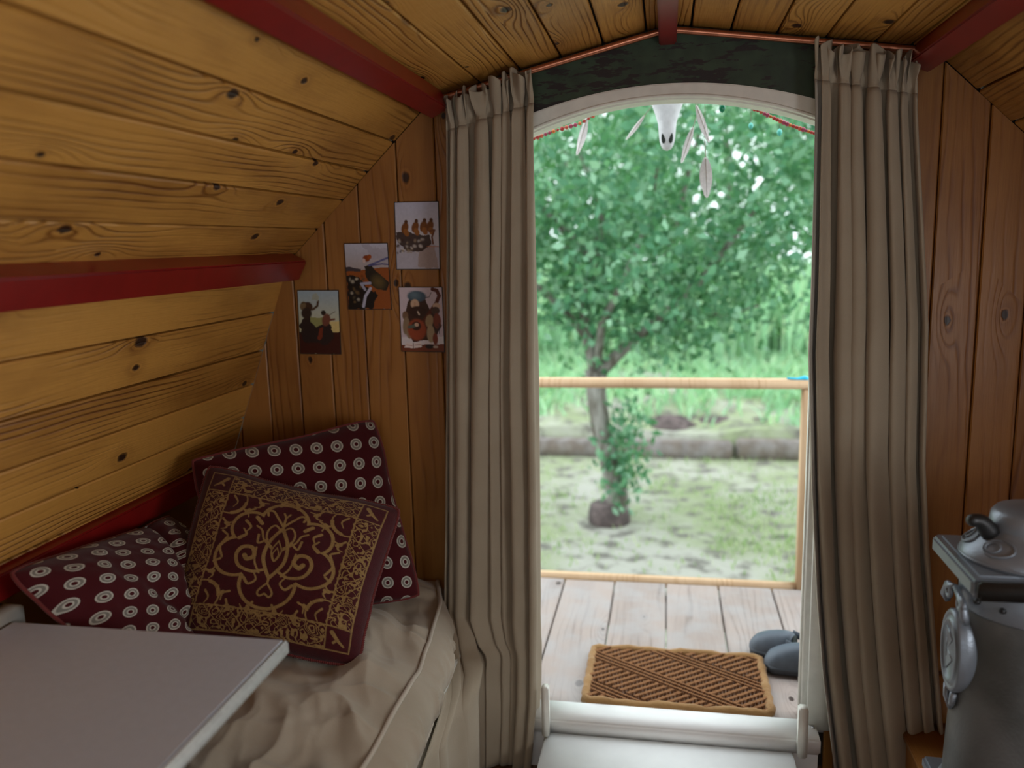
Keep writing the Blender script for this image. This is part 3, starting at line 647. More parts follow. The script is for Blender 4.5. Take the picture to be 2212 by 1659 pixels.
# ------------------------------------------------------------------ cushions
def cushion(name, label, corners, thick, mat, n=120, back=None, pipe=M['redpipe'], rad=.0045, art=None, sag=None, seed=1, edge_in=.05, wr=.010, deform=None, rope=False, uvrot=0, uvs=1.0):
    """corners: TL, TR, BR, BL of the seam rectangle; the front bulges to the viewer"""
    C = [np.array(c, float) for c in corners]; cen = sum(C)/4; lo = min(c[2] for c in C)
    root = empty(name, (cen[0], cen[1], lo)); tag(root, label, 'cushion', 'cushions on the bench')
    u, v = np.meshgrid(np.linspace(0, 1, n), np.linspace(0, 1, n), indexing='ij')
    a, b = u*2-1, v*2-1
    # pinch edges inwards between corners
    cr2 = np.abs(a*b)**7*.045; a2 = a*(1-edge_in*(1-b*b)-cr2+.035*(fbm(v*5+seed, v*0+seed, 2, seed)-.45)*(1-b**8)); b2 = b*(1-edge_in*(1-a*a)-cr2+.035*(fbm(u*5+seed, u*0+7, 2, seed)-.45)*(1-a**8)); uu = (a2+1)/2; vv = (b2+1)/2
    P = (C[0]*((1-uu)*(1-vv))[..., None]+C[1]*(uu*(1-vv))[..., None]+C[2]*(uu*vv)[..., None]+C[3]*((1-uu)*vv)[..., None])
    N = np.cross(C[1]-C[0], C[3]-C[0]); N /= np.linalg.norm(N)
    if N@(CAM-cen) < 0: N = -N
    prof = (np.clip(1-np.abs(a)**2.6, 0, 1)*np.clip(1-np.abs(b)**2.6, 0, 1))**.52
    wrn = (fbm(u*5+seed, v*5, 3, seed)-.45)*wr*2.4+(1-2.2*np.abs(fbm(u*4+v*3+seed, v*3-u*2, 3, seed+9)-.47)-.6)*wr
    hf = thick*.62*prof+wrn*np.clip(prof*1.5, 0, 1); hb = thick*.38*prof
    if deform is not None: hf, P = deform(u, v, hf, P, N)
    Fp = P+N*hf[..., None]; Bp = P-N*hb[..., None]
    base = np.array(root.location)
    f = mesh('front_cover', Fp.reshape(-1, 3)-base, gridfaces(n, n), mat, root, True)
    ca, sa = math.cos(uvrot), math.sin(uvrot)
    set_uv(f, np.stack([(u-.5)*ca-(v-.5)*sa+.5, (u-.5)*sa+(v-.5)*ca+.5], -1).reshape(-1, 2)*uvs)
    if art is not None: set_col(f, art.reshape(-1, 3))
    s_ = max(1, n//40); Bs = Bp[::s_, ::s_]
    if (n-1) % s_: Bs = Bp[np.ix_(np.linspace(0, n-1, 40).astype(int), np.linspace(0, n-1, 40).astype(int))]
    g = mesh('back_cover', Bs.reshape(-1, 3)-base, gridfaces(Bs.shape[0], Bs.shape[1])[:, ::-1], back or mat, root, True)
    set_uv(g, np.stack(np.meshgrid(np.linspace(0, 1, Bs.shape[0]), np.linspace(0, 1, Bs.shape[1]), indexing='ij'), -1).reshape(-1, 2)*uvs)
    loop = np.concatenate([Fp[:, 0], Fp[-1, 1:], Fp[::-1, -1][1:], Fp[0, ::-1][1:-1]])
    st = max(1, len(loop)//160); pts = loop[::st]
    if rope:
        t = np.arange(len(loop))*1.0; R = rad*(1+.28*np.sin(t*1.9)); tube('cord_edge', [tuple(q) for q in loop], list(R), pipe, root, 7, closed=True)
    else: tube('piping', [tuple(q) for q in pts], rad, pipe, root, 7, closed=True)
    return root

def tapestry(n=330):
    A = Art(n, n, (68, 9, 14)); g = (160, 128, 76); u, v = A.u, A.v
    A.a *= (0.8+.4*fbm(u*60, v*60, 2, 3))[..., None]
    gold = np.zeros((n, n)); b0, b1 = .055, .175
    def band(m): return m.astype(float)
    inb = ((u > b0) & (u < 1-b0) & (v > b0) & (v < 1-b0)) & ~((u > b1) & (u < 1-b1) & (v > b1) & (v < 1-b1))
    corner = ((u < b1) | (u > 1-b1)) & ((v < b1) | (v > 1-b1))
    # scrolling vine in the border
    fq = fbm(u*21+3, v*21, 2, 8); fr_ = np.abs(((fq*8) % 1)-.5); q = np.abs(np.sin((u+v)*52)) ; q_ = np.abs(np.sin((u-v)*52))
    gold = np.maximum(gold, band(inb & ~corner & ((fr_ < .17) | (q < .10) | (q_ < .10))))
    hl = lambda d, w: np.clip((w-np.abs(d))/.004+.5, 0, 1)
    for e in (b0, b1):
        ins = (u > e-.004) & (u < 1-e+.004) & (v > e-.004) & (v < 1-e+.004)
        wob = .004*np.sin(u*160)*np.sin(v*150) if e == b1 else 0
        d = np.minimum(np.minimum(np.abs(u-e), np.abs(1-e-u)), np.minimum(np.abs(v-e), np.abs(1-e-v)))+wob
        gold = np.maximum(gold, hl(d, .0035)*ins)
    for sx in (0, 1):
        for x in (b1,):
            xx_ = 1-x if sx else x
            gold = np.maximum(gold, hl(u-xx_, .003)*((v > b0) & (v < 1-b0))); gold = np.maximum(gold, hl(v-xx_, .003)*((u > b0) & (u < 1-b0)))
    def stroke(pts, w, sym=True, w2=None):
        nonlocal gold
        pts = np.array(pts, float)
        if len(pts) > 2:      # Catmull-Rom smoothing
            Q = np.vstack([2*pts[0]-pts[1], pts, 2*pts[-1]-pts[-2]]); out = []
            for i in range(1, len(Q)-2):
                for t in np.linspace(0, 1, 7)[:-1]:
                    out.append(.5*((2*Q[i])+(-Q[i-1]+Q[i+1])*t+(2*Q[i-1]-5*Q[i]+4*Q[i+1]-Q[i+2])*t*t+(-Q[i-1]+3*Q[i]-3*Q[i+1]+Q[i+2])*t**3))
            out.append(pts[-1]); pts = np.array(out)
        W = np.linspace(w, w if w2 is None else w2, len(pts))
        for fl_ in ((0, 1) if sym else (0,)):
            for i in range(len(pts)-1):
                (x0, y0), (x1, y1) = pts[i], pts[i+1]
                if fl_: x0, x1 = 1-x0, 1-x1
                ax, ay = x1-x0, y1-y0; ww = W[i]
                bbx = (u > min(x0, x1)-ww-.02) & (u < max(x0, x1)+ww+.02) & (v > min(y0, y1)-ww-.02) & (v < max(y0, y1)+ww+.02)
                if not bbx.any(): continue
                uu, vv = u[bbx], v[bbx]; t = np.clip(((uu-x0)*ax+(vv-y0)*ay)/(ax*ax+ay*ay+1e-12), 0, 1)
                d = np.hypot(uu-x0-t*ax, vv-y0-t*ay); gold[bbx] = np.maximum(gold[bbx], np.clip((ww-d)/.003+.5, 0, 1))
    # lobed medallion outline
    sd_ = np.hypot(u-.5, v-.5)-.20
    for cx, cy, r in ((.5, .305, .118), (.345, .37, .098), (.655, .37, .098), (.315, .545, .112), (.685, .545, .112), (.5, .675, .135)): sd_ = np.minimum(sd_, np.hypot(u-cx, v-cy)-r)
    gold = np.maximum(gold, np.clip((.0085-np.abs(sd_))/.003+.5, 0, 1))
    stroke([(.5, .34), (.455, .43), (.445, .52), (.47, .59), (.5, .64)], .009)                 # almond
    stroke([(.5, .42), (.475, .48), (.5, .54), (.525, .48), (.5, .42)], .0035, False); stroke([(.5, .46), (.485, .5), (.5, .54)], .003)
    stroke([(.5, .36), (.46, .33), (.43, .37), (.44, .43), (.47, .46)], .005); stroke([(.5, .36), (.5, .28), (.485, .245)], .005); stroke([(.5, .33), (.46, .28), (.43, .245), (.405, .25), (.41, .275)], .006)
    stroke([(.47, .47), (.42, .42), (.40, .37), (.37, .35)], .005); stroke([(.44, .42), (.40, .45), (.39, .40)], .006)
    stroke([(.46, .60), (.41, .62), (.34, .60), (.31, .54), (.33, .49), (.38, .485), (.40, .53), (.37, .555), (.352, .535)], .0075, True, .012)   # scrolls
    stroke([(.40, .48), (.41, .56), (.445, .62)], .005); stroke([(.38, .66), (.41, .69), (.44, .66), (.42, .62)], .008, True, .003)
    stroke([(.5, .64), (.5, .67)], .006, False); stroke([(.5, .67), (.465, .72), (.475, .745), (.5, .73)], .005)
    stroke([(.30, .44), (.33, .41), (.31, .38)], .010, True, .004); stroke([(.36, .30), (.39, .33)], .010); stroke([(.31, .33), (.34, .36), (.33, .39)], .008, True, .003)
    # crescents and florets outside
    for (cx, cy, r, a0, a1) in ((.20, .22, .085, -.5, 1.9), (.20, .78, .085, -1.9, .5)):
        th = np.linspace(a0, a1, 9); stroke([(cx+r*math.cos(t), cy+r*math.sin(t)) for t in th], .004, True, .004); stroke([(cx+r*.97*math.cos(t), cy+r*.97*math.sin(t)) for t in th[2:-2]], .009)
        stroke([(cx+.01, cy-.03), (cx+.035, cy+.005), (cx+.02, cy+.04)], .006, True, .002)
    for (cx, cy, an) in ((.36, .205, .4), (.31, .27, 2.), (.215, .36, .2), (.205, .64, -.4), (.30, .76, 2.2), (.34, .82, .6), (.44, .815, 1.5)):
        c_, s_ = math.cos(an), math.sin(an)
        T = lambda x, y: (cx+x*c_-y*s_, cy+x*s_+y*c_)
        stroke([T(-.03, -.015), T(0, 0), T(.03, -.018)], .006, True, .003); stroke([T(0, 0), T(.008, .03), T(-.015, .045)], .007, True, .002); stroke([T(-.006, .004), T(.012, .01)], .010)
    stroke([(.24, .44), (.215, .50), (.24, .56)], .006); stroke([(.205, .41), (.235, .43)], .006); stroke([(.205, .59), (.235, .57)], .006)
    stroke([(.47, .165), (.455, .20)], .010); stroke([(.44, .845), (.47, .835), (.5, .85)], .006)
    for cx in (.115, ):
        for cy in (.115, .885): stroke([(cx-.03, cy+.03), (cx, cy+.005), (cx+.03, cy-.03)], .005, True, .011); stroke([(cx, cy), (cx+.02, cy+.02)], .006)
    fib = .72+.5*fbm(u*150, v*150, 2, 6)
    A.a += (lin(g)*fib[..., None]-A.a)*np.clip(gold, 0, 1)[..., None]*.95
    return A.a.transpose(1, 0, 2)      # (u, v, rgb)

# leaning in the corner
cushion('cushion', 'large maroon cushion with white ring dots leaning on the end wall behind the tapestry cushion',
        [at_x(405, 990, -1.285), at_y(812, 900, 2.325), at_y(915, 1292, 2.10), at_y(500, 1360, 1.95)], .13, M['dots'], n=110, seed=5, edge_in=.035, uvrot=.62, wr=.006, uvs=1.0)
cushion('cushion', 'maroon tapestry cushion with gold floral medallion propped in front',
        [at_y(447, 1000, 1.96), at_y(872, 1098, 2.02), at_y(775, 1445, 1.735), at_y(330, 1385, 1.66)], .15, M['tapestry'], n=330, back=M['maroon'], art=tapestry(330), seed=3, edge_in=.055, rad=.005, rope=True, wr=.010)
def crease(u, v, hf, P, N):
    d = (u-.68)+(v-.25)*.42
    hf = hf-.035*np.exp(-(d/.035)**2)*np.clip(1.1-v*.9, 0, 1)-.03*np.exp(-(((u-.36)-(v-.55)*.3)/.05)**2)*np.clip(v*1.4-.2, 0, 1)
    back = np.clip(d, 0, 1); P = P+np.array([-.05, .02, 0])*back[..., None]
    return hf, P
cushion('cushion', 'creased maroon cushion with white ring dots lying against the left wall behind the table',
        [at_x(8, 1236, -1.295), at_x(372, 1112, -1.315), (-1.10, 2.0, .475), (-1.09, 1.43, .51)], .13, M['dots'], n=130, seed=9, edge_in=.04, uvrot=.2, wr=.012, deform=crease)

# ------------------------------------------------------------------ table
ZT = .72
tb = empty('table', (-1.0, 1.0, 0)); tag(tb, 'white flap table jutting from the left wall in the foreground', 'table')
xr, yf = -.712, 1.358
box('tabletop', (-1.298, .20, ZT-.026), (xr, yf, ZT), M['table'], tb, .0015, 1)
box('edge_band', (xr+.0005, .20, ZT-.0275), (xr+.012, yf+.001, ZT+.0004), M['tedge'], tb, .004, 3)
for y in (.3, 1.05): box('bracket', (-1.29, y, ZT-.25), (-1.27, y+.03, ZT-.027), M['cream'], tb); 
box('leg', (-.80, .26, ZF), (-.765, .295, ZT-.027), M['cream'], tb, .003)
cl = empty('wall_cleat', (-1.34, 1.0, .6)); tag(cl, 'small white painted ledge on the left wall at the end of the table', 'ledge')
box('rail', (-1.395, .2, ZT-.03), (-1.308, 1.402, ZT+.018), M['cream'], cl, .004)

# ------------------------------------------------------------------ stove
sc_ = (.775, 1.735)
st = empty('stove', (sc_[0], sc_[1], .07)); tag(st, 'cast iron wood stove with domed lid and oval medallion', 'stove')
def soff(x): return x
ZP = at_y(2010, 1152, 1.87)[2]; XL = at_y(2010, 1152, 1.87)[0]
y0p, y1p = 1.61, 1.87
# top plate
ct = .022
XR = XL+.42
prism('top_plate', [(XL, y0p+.004), (XL+.004, y0p), (XR, y0p), (XR, y1p), (XL+.012, y1p), (XL, y1p-.012)], 'z', ZP-.034, ZP, M['irontop'], st, bevel=.006)
prism('plate_rib', [(XL+.018, y0p+.02), (XR-.02, y0p+.02), (XR-.02, y1p-.016), (XL+.018, y1p-.016)], 'z', ZP-.002, ZP+.003, M['irontop'], st, bevel=.001)
box('front_rim', (XL+.006, y0p-.016, ZP-.036), (XR, y0p-.001, ZP+.002), M['ironblack'], st, .005, 3)
bxc = XL+.026+.165; byc = (y0p+y1p)/2; rb = .165
lathe('body', [(rb*.94, .26), (rb*1.06, .28), (rb*1.05, .34), (rb*1.01, .55), (rb*.965, ZP-.10), (rb*.955, ZP-.034)], M['iron'], st, 64, (bxc, byc), sy=.80)
lathe('collar', [(rb*.985, ZP-.105), (rb*1.005, ZP-.100), (rb*1.005, ZP-.05), (rb*.98, ZP-.04)], M['irontop'], st, 64, (bxc, byc), sy=.80)
for a in (3.55, 3.9, 4.3): tube('rivet', [(bxc+rb*.99*math.cos(a), byc+.8*rb*.99*math.sin(a), ZP-.075), (bxc+rb*1.04*math.cos(a), byc+.8*rb*1.04*math.sin(a), ZP-.075)], [.007, .005], M['ironblack'], st, 10)
lathe('foot_ring', [(rb*1.03, .255), (rb*1.11, .26), (rb*1.12, .275), (rb*1.05, .29)], M['irontop'], st, 64, (bxc, byc), sy=.82)
prism('base_plate', [(XL+.015, y0p-.0), (XR+.03, y0p-.0), (XR+.03, y1p+.015), (XL+.015, y1p+.015)], 'z', .228, .256, M['irontop'], st, bevel=.006)
for lx in (XL+.03, XR-.03):
    for ly in (y0p+.03, y1p-.03): tube('leg', [(lx, ly, .07), (lx, ly, .17), (lx, ly, .23)], [.014, .018, .026], M['iron'], st, 10)
# lid
lc = (XL+.160, byc-.005)
lid = lathe('lid', [(.142, ZP+.003), (.141, ZP+.014), (.134, ZP+.026), (.120, ZP+.040), (.102, ZP+.056), (.090, ZP+.064), (.092, ZP+.070), (.088, ZP+.094), (.080, ZP+.104), (.03, ZP+.110), (.001, ZP+.111)], M['irontop'], None, 64, lc, sy=.86)
under(lid, st)
def onlid(a, r, z, lift=.0): return (lc[0]+(r)*math.cos(a), lc[1]+.86*r*math.sin(a), z+lift)
def sub(o, par): o.parent = par; o.location = Vector(o.location)-Vector(st.location)-Vector(par.location); return o
for a0 in (3.75, 4.6, 2.9):
    drop = [onlid(a0+.30*math.cos(t)*(1 if math.cos(t) > 0 else .8), .120+.016*math.sin(t), ZP+.0420-.013*math.sin(t)) for t in np.linspace(0, 2*math.pi, 22, endpoint=False)]
    sub(tube('embossed_drop', drop, .0022, M['irontop'], None, 6, closed=True), lid)
    inner = [onlid(a0-.06+.13*math.cos(t), .121+.009*math.sin(t), ZP+.0420-.008*math.sin(t)) for t in np.linspace(0, 2*math.pi, 18, endpoint=False)]
    sub(tube('embossed_drop', inner, .0016, M['irontop'], None, 6, closed=True), lid)
sub(tube('lid_seam', [onlid(a, .141, ZP+.009) for a in np.linspace(0, 2*math.pi, 60, endpoint=False)], .0028, M['irontop'], None, 6, closed=True), lid)
sub(tube('lid_split', [onlid(4.35, r, z) for r, z in ((.143, ZP+.014), (.134, ZP+.028), (.120, ZP+.042), (.102, ZP+.058), (.091, ZP+.066))], .0022, M['ironblack'], None, 6), lid)
k0 = np.array(onlid(3.35, .098, ZP+.058)); k1 = at_y(2092, 1120, 1.70)
hk = [tuple(k0*(1-t)+k1*t+np.array([0, 0, .010*math.sin(t*math.pi*1.15)])) for t in np.linspace(0, 1, 9)]
tube('lever_handle', hk, [.019, .018, .017, .016, .0145, .0135, .013, .0125, .008], M['ironblack'], st, 12)
# medallion on the side of the body
ma = math.radians(180); mc = Vector((bxc+rb*1.0*math.cos(ma), byc+.8*rb*math.sin(ma), at_y(2075, 1425, 1.70)[2]))
mn = Vector((math.cos(ma), math.sin(ma)*1.2, 0)).normalized(); mt = Vector((-mn.y, mn.x, 0)); mu = Vector((0, 0, 1))
def med(name, prof, par=st, ry=1.55, mat=M['irontop'], cz=0):
    rings = [[tuple(mc+mt*(r*math.cos(t))+mu*(r*ry*math.sin(t)+cz)+mn*d) for t in np.linspace(0, 2*math.pi, 40, endpoint=False)] for r, d in prof]
    o = loft(name, rings, mat, None); 
    return under(o, par)
md = med('medallion', [(.058, -.03), (.058, .012), (.055, .016), (.051, .015), (.048, .012), (.045, .018), (.041, .019), (.039, .015), (.0005, .017)])
scr = []
for sgn in (-1, 1):
    th = np.linspace(0, 2.2*math.pi, 18); c0 = mc+mu*.115+mt*(sgn*.036)+mn*.012
    scr.append(tube_data([c0+mt*(sgn*(.020-.0024*t)*math.cos(t))+mu*((.020-.0024*t)*math.sin(t)) for t in th], .0055, 8))
    scr.append(tube_data([mc+mu*.085+mt*(sgn*.055)+mn*.006, mc+mu*.10+mt*(sgn*.06)+mn*.012, mc+mu*.125+mt*(sgn*.045)+mn*.012, mc+mu*.14+mn*.012], [.006, .009, .008, .006], 8))
    scr.append(tube_data([mc-mu*.085+mt*(sgn*.02)+mn*.008, mc-mu*.11+mt*(sgn*.016)+mn*.01, mc-mu*.13+mn*.008], [.008, .007, .004], 8))
for v_, f_ in scr: under(mesh('crest_scroll', v_, f_, M['irontop'], None, True), st)
cv = []
for (a_, b_) in (((-.02, .045), (.015, .03)), ((.015, .03), (-.01, .0)), ((-.012, .0), (.02, -.012)), ((.02, -.012), (-.012, -.045)), ((-.015, -.02), (-.015, .02))):
    cv.append(tube_data([mc+mt*a_[0]+mu*a_[1]+mn*.0145, mc+mt*(a_[0]+b_[0])/2+mu*((a_[1]+b_[1])/2)+mn*.0155, mc+mt*b_[0]+mu*b_[1]+mn*.0145], .0028, 6))
V_, F_ = join_data(cv); o = mesh('raised_emblem', V_, F_, M['irontop'], None, True); under(o, st)
hearth = empty('hearth_box', (.98, 1.8, 0)); tag(hearth, 'low wooden hearth box under the stove', 'hearth')
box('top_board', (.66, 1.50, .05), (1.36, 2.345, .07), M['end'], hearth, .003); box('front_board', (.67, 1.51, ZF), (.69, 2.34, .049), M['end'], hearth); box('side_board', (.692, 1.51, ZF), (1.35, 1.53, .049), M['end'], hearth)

# ------------------------------------------------------------------ porch
deck = empty('porch_deck', (0, 2.9, 0)); tag(deck, 'weathered plank porch deck outside the doorway', 'porch', kind='structure')
for x in np.arange(-1.296, 1.30, .2175):
    board(deck, [0, .2175-.006], [.99, .99], 0, .03, M['deck'], frame(Vector((x, 2.415-2.9, -.005+random.uniform(-.002, .002))), Vector((1, 0, 0)), Vector((0, 1, 0)), Vector((0, 0, 1))), c=.004)
box('joist', (-1.28, 2.5, -.16), (1.28, 2.56, -.037), M['log'], deck); box('joist', (-1.28, 3.3, -.16), (1.28, 3.36, -.037), M['log'], deck)
for x in (-1.2, 1.2): box('post', (x-.05, 3.28, -.62), (x+.05, 3.38, -.161), M['log'], deck)
YRail = 3.44
rl = empty('porch_railing', (0, YRail, 0)); tag(rl, 'pale wooden railing along the outer edge of the porch', 'railing')
zr0 = at_y(1450, 826, YRail)[2]; zb0 = at_y(1450, 1256, YRail)[2]
box('top_rail', (-1.25, YRail-.035, zr0-.020), (.60, YRail+.03, zr0+.016), M['rail'], rl, .005)
box('bottom_rail', (-1.25, YRail-.02, zb0-.024), (.57, YRail+.02, zb0+.018), M['rail'], rl, .004)
px_ = at_y(1736, 1000, YRail-.02)[0]
box('post', (px_-.012, YRail-.034, -.03), (px_+.05, YRail+.03, zr0-.021), M['rail'], rl, .004); box('post', (-1.24, YRail-.03, -.03), (-1.17, YRail+.03, zr0-.021), M['rail'], rl, .004)
bc = tag(tube('blue_cord', [tuple(at_y(x, y, YRail-.02)) for x, y in ((1700, 817), (1722, 819), (1738, 817), (1752, 822))], [.004, .006, .011, .008], M['blue'], None, 8), 'bright blue cord tied round the end of the porch rail', 'cord')

# doormat
mx0, mx1, my0, my1 = -.247, .323, 2.412, 2.765
dm = empty('doormat', ((mx0+mx1)/2, (my0+my1)/2, 0)); tag(dm, 'brown coir doormat with woven diagonal pattern on the porch', 'doormat')
nx_, ny_ = 230, 150; i, j = np.meshgrid(np.linspace(0, 1, nx_), np.linspace(0, 1, ny_), indexing='ij'); X = i*(mx1-mx0); Y = j*(my1-my0)
p1 = (X*.52+Y*.85); p2 = (X*.60-Y*.80)
band = np.abs(((p1/.165) % 1)-.5) < .17
r1 = np.abs(np.sin(p1*math.pi/.0175)); r2 = np.abs(np.sin(p2*math.pi/.026))
rib = np.where(band, r1, r2); cross = np.abs(np.sin(np.where(band, p2, p1)*math.pi/.011))
rt = .68
hgt = .010+.012*(rib > rt)+.004*(rib > rt)*fbm(X*300, Y*300, 2)
spk = (rib <= .62) & (cross > .55)
colr = np.where((rib > rt)[..., None], lin((140, 96, 60)), np.where(spk[..., None], lin((176, 164, 154)), lin((58, 44, 38))))*(.75+.5*fbm(X*420, Y*420, 2, 5))[..., None]
V = np.stack([mx0+X, my0+Y, hgt], -1).reshape(-1, 3)-np.array(dm.location); o = mesh('coir_weave', V, gridfaces(nx_, ny_), M['coir'], dm); set_col(o, colr.reshape(-1, 3))
rad = .015; cr_ = [(mx0, my0), (mx1, my0), (mx1, my1), (mx0, my1)]; pts = []
for q in range(4):
    a = np.array(cr_[q]); b = np.array(cr_[(q+1) % 4])
    for t in np.linspace(.03, .97, 16): p = a+(b-a)*t; pts.append((p[0], p[1], .013+.003*math.sin(q*7+t*17)))
tube('border', pts, [rad*(1+.18*math.sin(k*2.3)) for k in range(len(pts))], M['coirb'], dm, 8, closed=True)

# clogs, toes towards the mat
def clog(loc, rot, label):
    root = empty('clog', loc); root.rotation_euler = (0, 0, rot); tag(root, label, 'shoe', 'pair of clogs on the porch')
    Lc = .265; n = 28
    def half(t): return .047*min(1, (t/.10)**.5 if t < .10 else 1)*(1-.24*max(0, (t-.38)/.62))*(1 if t < .94 else 1-.35*((t-.94)/.06)**2)
    def ring(t, top, bot, sc=1.0):
        w = half(t)*sc; out = []
        for k in range(n):
            a = 2*math.pi*k/n; c, s = math.cos(a), math.sin(a)
            y = w*(abs(c)**.75)*(1 if c >= 0 else -1); z = (top if s > 0 else bot)*(abs(s)**.8)
            out.append((t*Lc, y, .026+z*(1 if s > 0 else -1)))
        return out
    ts = [.004, .015, .04, .08, .15, .25, .36, .46, .54]
    tops = [.008, .018, .030, .042, .054, .066, .075, .080, .080]
    o = loft('upper', [ring(t, h, .010) for t, h in zip(ts, tops)], M['clog'], None); o.parent = root
    sh = sm = loft('sole', [[(x, y*1.05, z) for x, y, z in ring(t, .012, .026, 1.06)] for t in np.linspace(.0, 1, 22)[1:]*1.0], M['clogd'], None); sm.parent = root
    op = loft('collar', [[(.54*Lc+q*.006, .041*math.cos(a), .062+.040*math.sin(a)*(1 if math.sin(a) > 0 else .6)) for a in np.linspace(0, 2*math.pi, 24, endpoint=False)] for q in (-1, 0, 1)], M['clog'], None); op.parent = root
    ins = loft('opening', [[(.545*Lc+.012, .036*math.cos(a), .062+.034*math.sin(a)*(1 if math.sin(a) > 0 else .6)) for a in np.linspace(0, 2*math.pi, 20, endpoint=False)], [(.545*Lc+.0085, .036*math.cos(a), .062+.034*math.sin(a)*(1 if math.sin(a) > 0 else .6)) for a in np.linspace(0, 2*math.pi, 20, endpoint=False)]], M['dark'], None); ins.parent = root
    hl_ = [(.52*Lc, .045, .085), (.7*Lc, .043, .072), (.92*Lc, .030, .066), (1.0*Lc, 0, .066), (.92*Lc, -.030, .066), (.7*Lc, -.043, .072), (.52*Lc, -.045, .085)]
    s_ = loft('heel_strap', [[(x, y, z+dz) if k < 2 else (x*.985+.003, y*.90, z+dz) for k, dz in enumerate((-.012, .012, .012, -.012))] for x, y, z in hl_], M['clog'], None); s_.parent = root
    return root
c1 = at_z(1648, 1440, .012); c2 = at_z(1618, 1405, .012)
clog((c1[0]+.004, c1[1]+.012, -.002), -.10, 'nearer grey rubber clog overlapping the other beside the mat')
clog((c2[0]+.004, c2[1]+.025, -.002), -.42, 'farther grey rubber clog half hidden behind its pair')

# ------------------------------------------------------------------ hanging things above the porch
pf = empty('trim_1', (0, 2.7, 2.06)); tag(pf, 'wooden battens over the porch carrying the hangings', kind='structure')
for x in (-.62, .62): box('batten', (x-.015, 2.44, 2.072), (x+.015, 3.08, 2.10), M['rail'], pf)
for y in (2.60, 2.75, 2.85, 2.95): box('batten', (-.66, y-.01, 2.05), (.66, y+.01, 2.071), M['rail'], pf)
YH = 2.85
s0 = at_y(1441, 325, YH); pxm = lambda n: n*YH*1.05/F
sk = empty('animal_skull', (s0[0], YH, s0[2])); tag(sk, 'bleached animal skull hanging nose down at the top of the doorway', 'skull')
def skr(z, w, d, yo=0): return [(s0[0]+w*math.copysign(abs(math.cos(a))**.85, math.cos(a)), YH+yo+d*math.sin(a)*(1 if math.sin(a) < 0 else .8), z) for a in np.linspace(0, 2*math.pi, 28, endpoint=False)]
zz = s0[2]; sp = [(0, .004, .006), (.004, .016, .014), (.015, .024, .020), (.03, .029, .024), (.055, .032, .028), (.085, .035, .033), (.115, .046, .039), (.145, .060, .048), (.175, .072, .056), (.215, .080, .062), (.25, .074, .064), (.28, .058, .06), (.30, .03, .04), (.305, .006, .01)]
loft('cranium', [skr(zz+h, w*.84, d) for h, w, d in sp], M['bone'], sk)
for s in (-1, 1):
    no = loft('nostril', [[(s0[0]+s*.0115+r*.0072*math.cos(a), YH-.0205+dy, zz+.038+r*.018*math.sin(a)) for a in np.linspace(0, 2*math.pi, 16, endpoint=False)] for r, dy in ((1, .012), (1, -.003), (.6, -.004), (.05, -.004))], M['dark'], sk)
    loft('eye_socket', [[(s0[0]+s*.048+r*.016*math.cos(a), YH-.034+dy-s*0, zz+.20+r*.018*math.sin(a)) for a in np.linspace(0, 2*math.pi, 16, endpoint=False)] for r, dy in ((1, .01), (1, -.008), (.5, -.009), (.05, -.009))], M['dark'], sk)
    tube('horn', [(s0[0]+s*.03, YH, zz+.28), (s0[0]+s*.07, YH+.02, zz+.32), (s0[0]+s*.11, YH+.03, zz+.31), (s0[0]+s*.13, YH+.02, zz+.27)], [.016, .014, .010, .004], M['bone'], sk, 10)
tube('hanging_cord', [(s0[0], YH, zz+.30), (s0[0], YH, 2.06)], .002, M['string'], sk, 6)
def feather(p0, p1, w, Yf, label):
    a = Vector(at_y(*p0, Yf)); b = Vector(at_y(*p1, Yf)); root = empty('feather', b); tag(root, label, 'feather', 'feathers hanging over the porch')
    d = b-a; L = d.length; t = d.normalized(); sd = t.cross(Vector((0, 1, 0))).normalized(); V = []; n = 14
    for k in range(n):
        q = k/(n-1); ww = w*(math.sin(min(1, q*1.15)*math.pi*.86+.12)**.7 if q < .97 else .15); cur = Vector((0, .012*math.sin(q*3), 0)); c = a+t*(L*q)+cur
        V += [c-sd*ww, c+Vector((0, -.0025, 0)), c+sd*ww, c+Vector((0, .0015, 0))]
    Fc = []
    for k in range(n-1):
        for e in range(4): Fc.append((k*4+e, k*4+(e+1) % 4, k*4+4+(e+1) % 4, k*4+4+e))
    Fc += [(3, 2, 1, 0), (4*n-4, 4*n-3, 4*n-2, 4*n-1)]
    o = fix(mesh('vane', V, Fc, M['feather'])); under(o, root)
    tube('quill', [a-t*.05-Vector((0, 0, -.0)), a, a+t*L*.5+Vector((0, -.004, 0)), a+t*L*.95], [.0012, .0014, .0012, .0006], M['string'], root, 5)
    up = a-t*.05; tube('thread', [up, (up.x+(.01 if up.x < 0 else -.005), up.y, 2.06)], .0007, M['string'], root, 4)
feather((1268, 255), (1246, 335), .013, 2.85, 'pale feather hanging furthest left in the doorway')
feather((1392, 250), (1352, 302), .007, 2.95, 'thin grey feather left of the skull')
feather((1504, 228), (1532, 308), .011, 2.75, 'slanting white feather just right of the skull')
feather((1497, 275), (1472, 352), .011, 2.85, 'narrow white feather pointing down left below the slanting one')
feather((1524, 340), (1527, 427), .020, 2.75, 'largest and lowest white feather right of the skull')
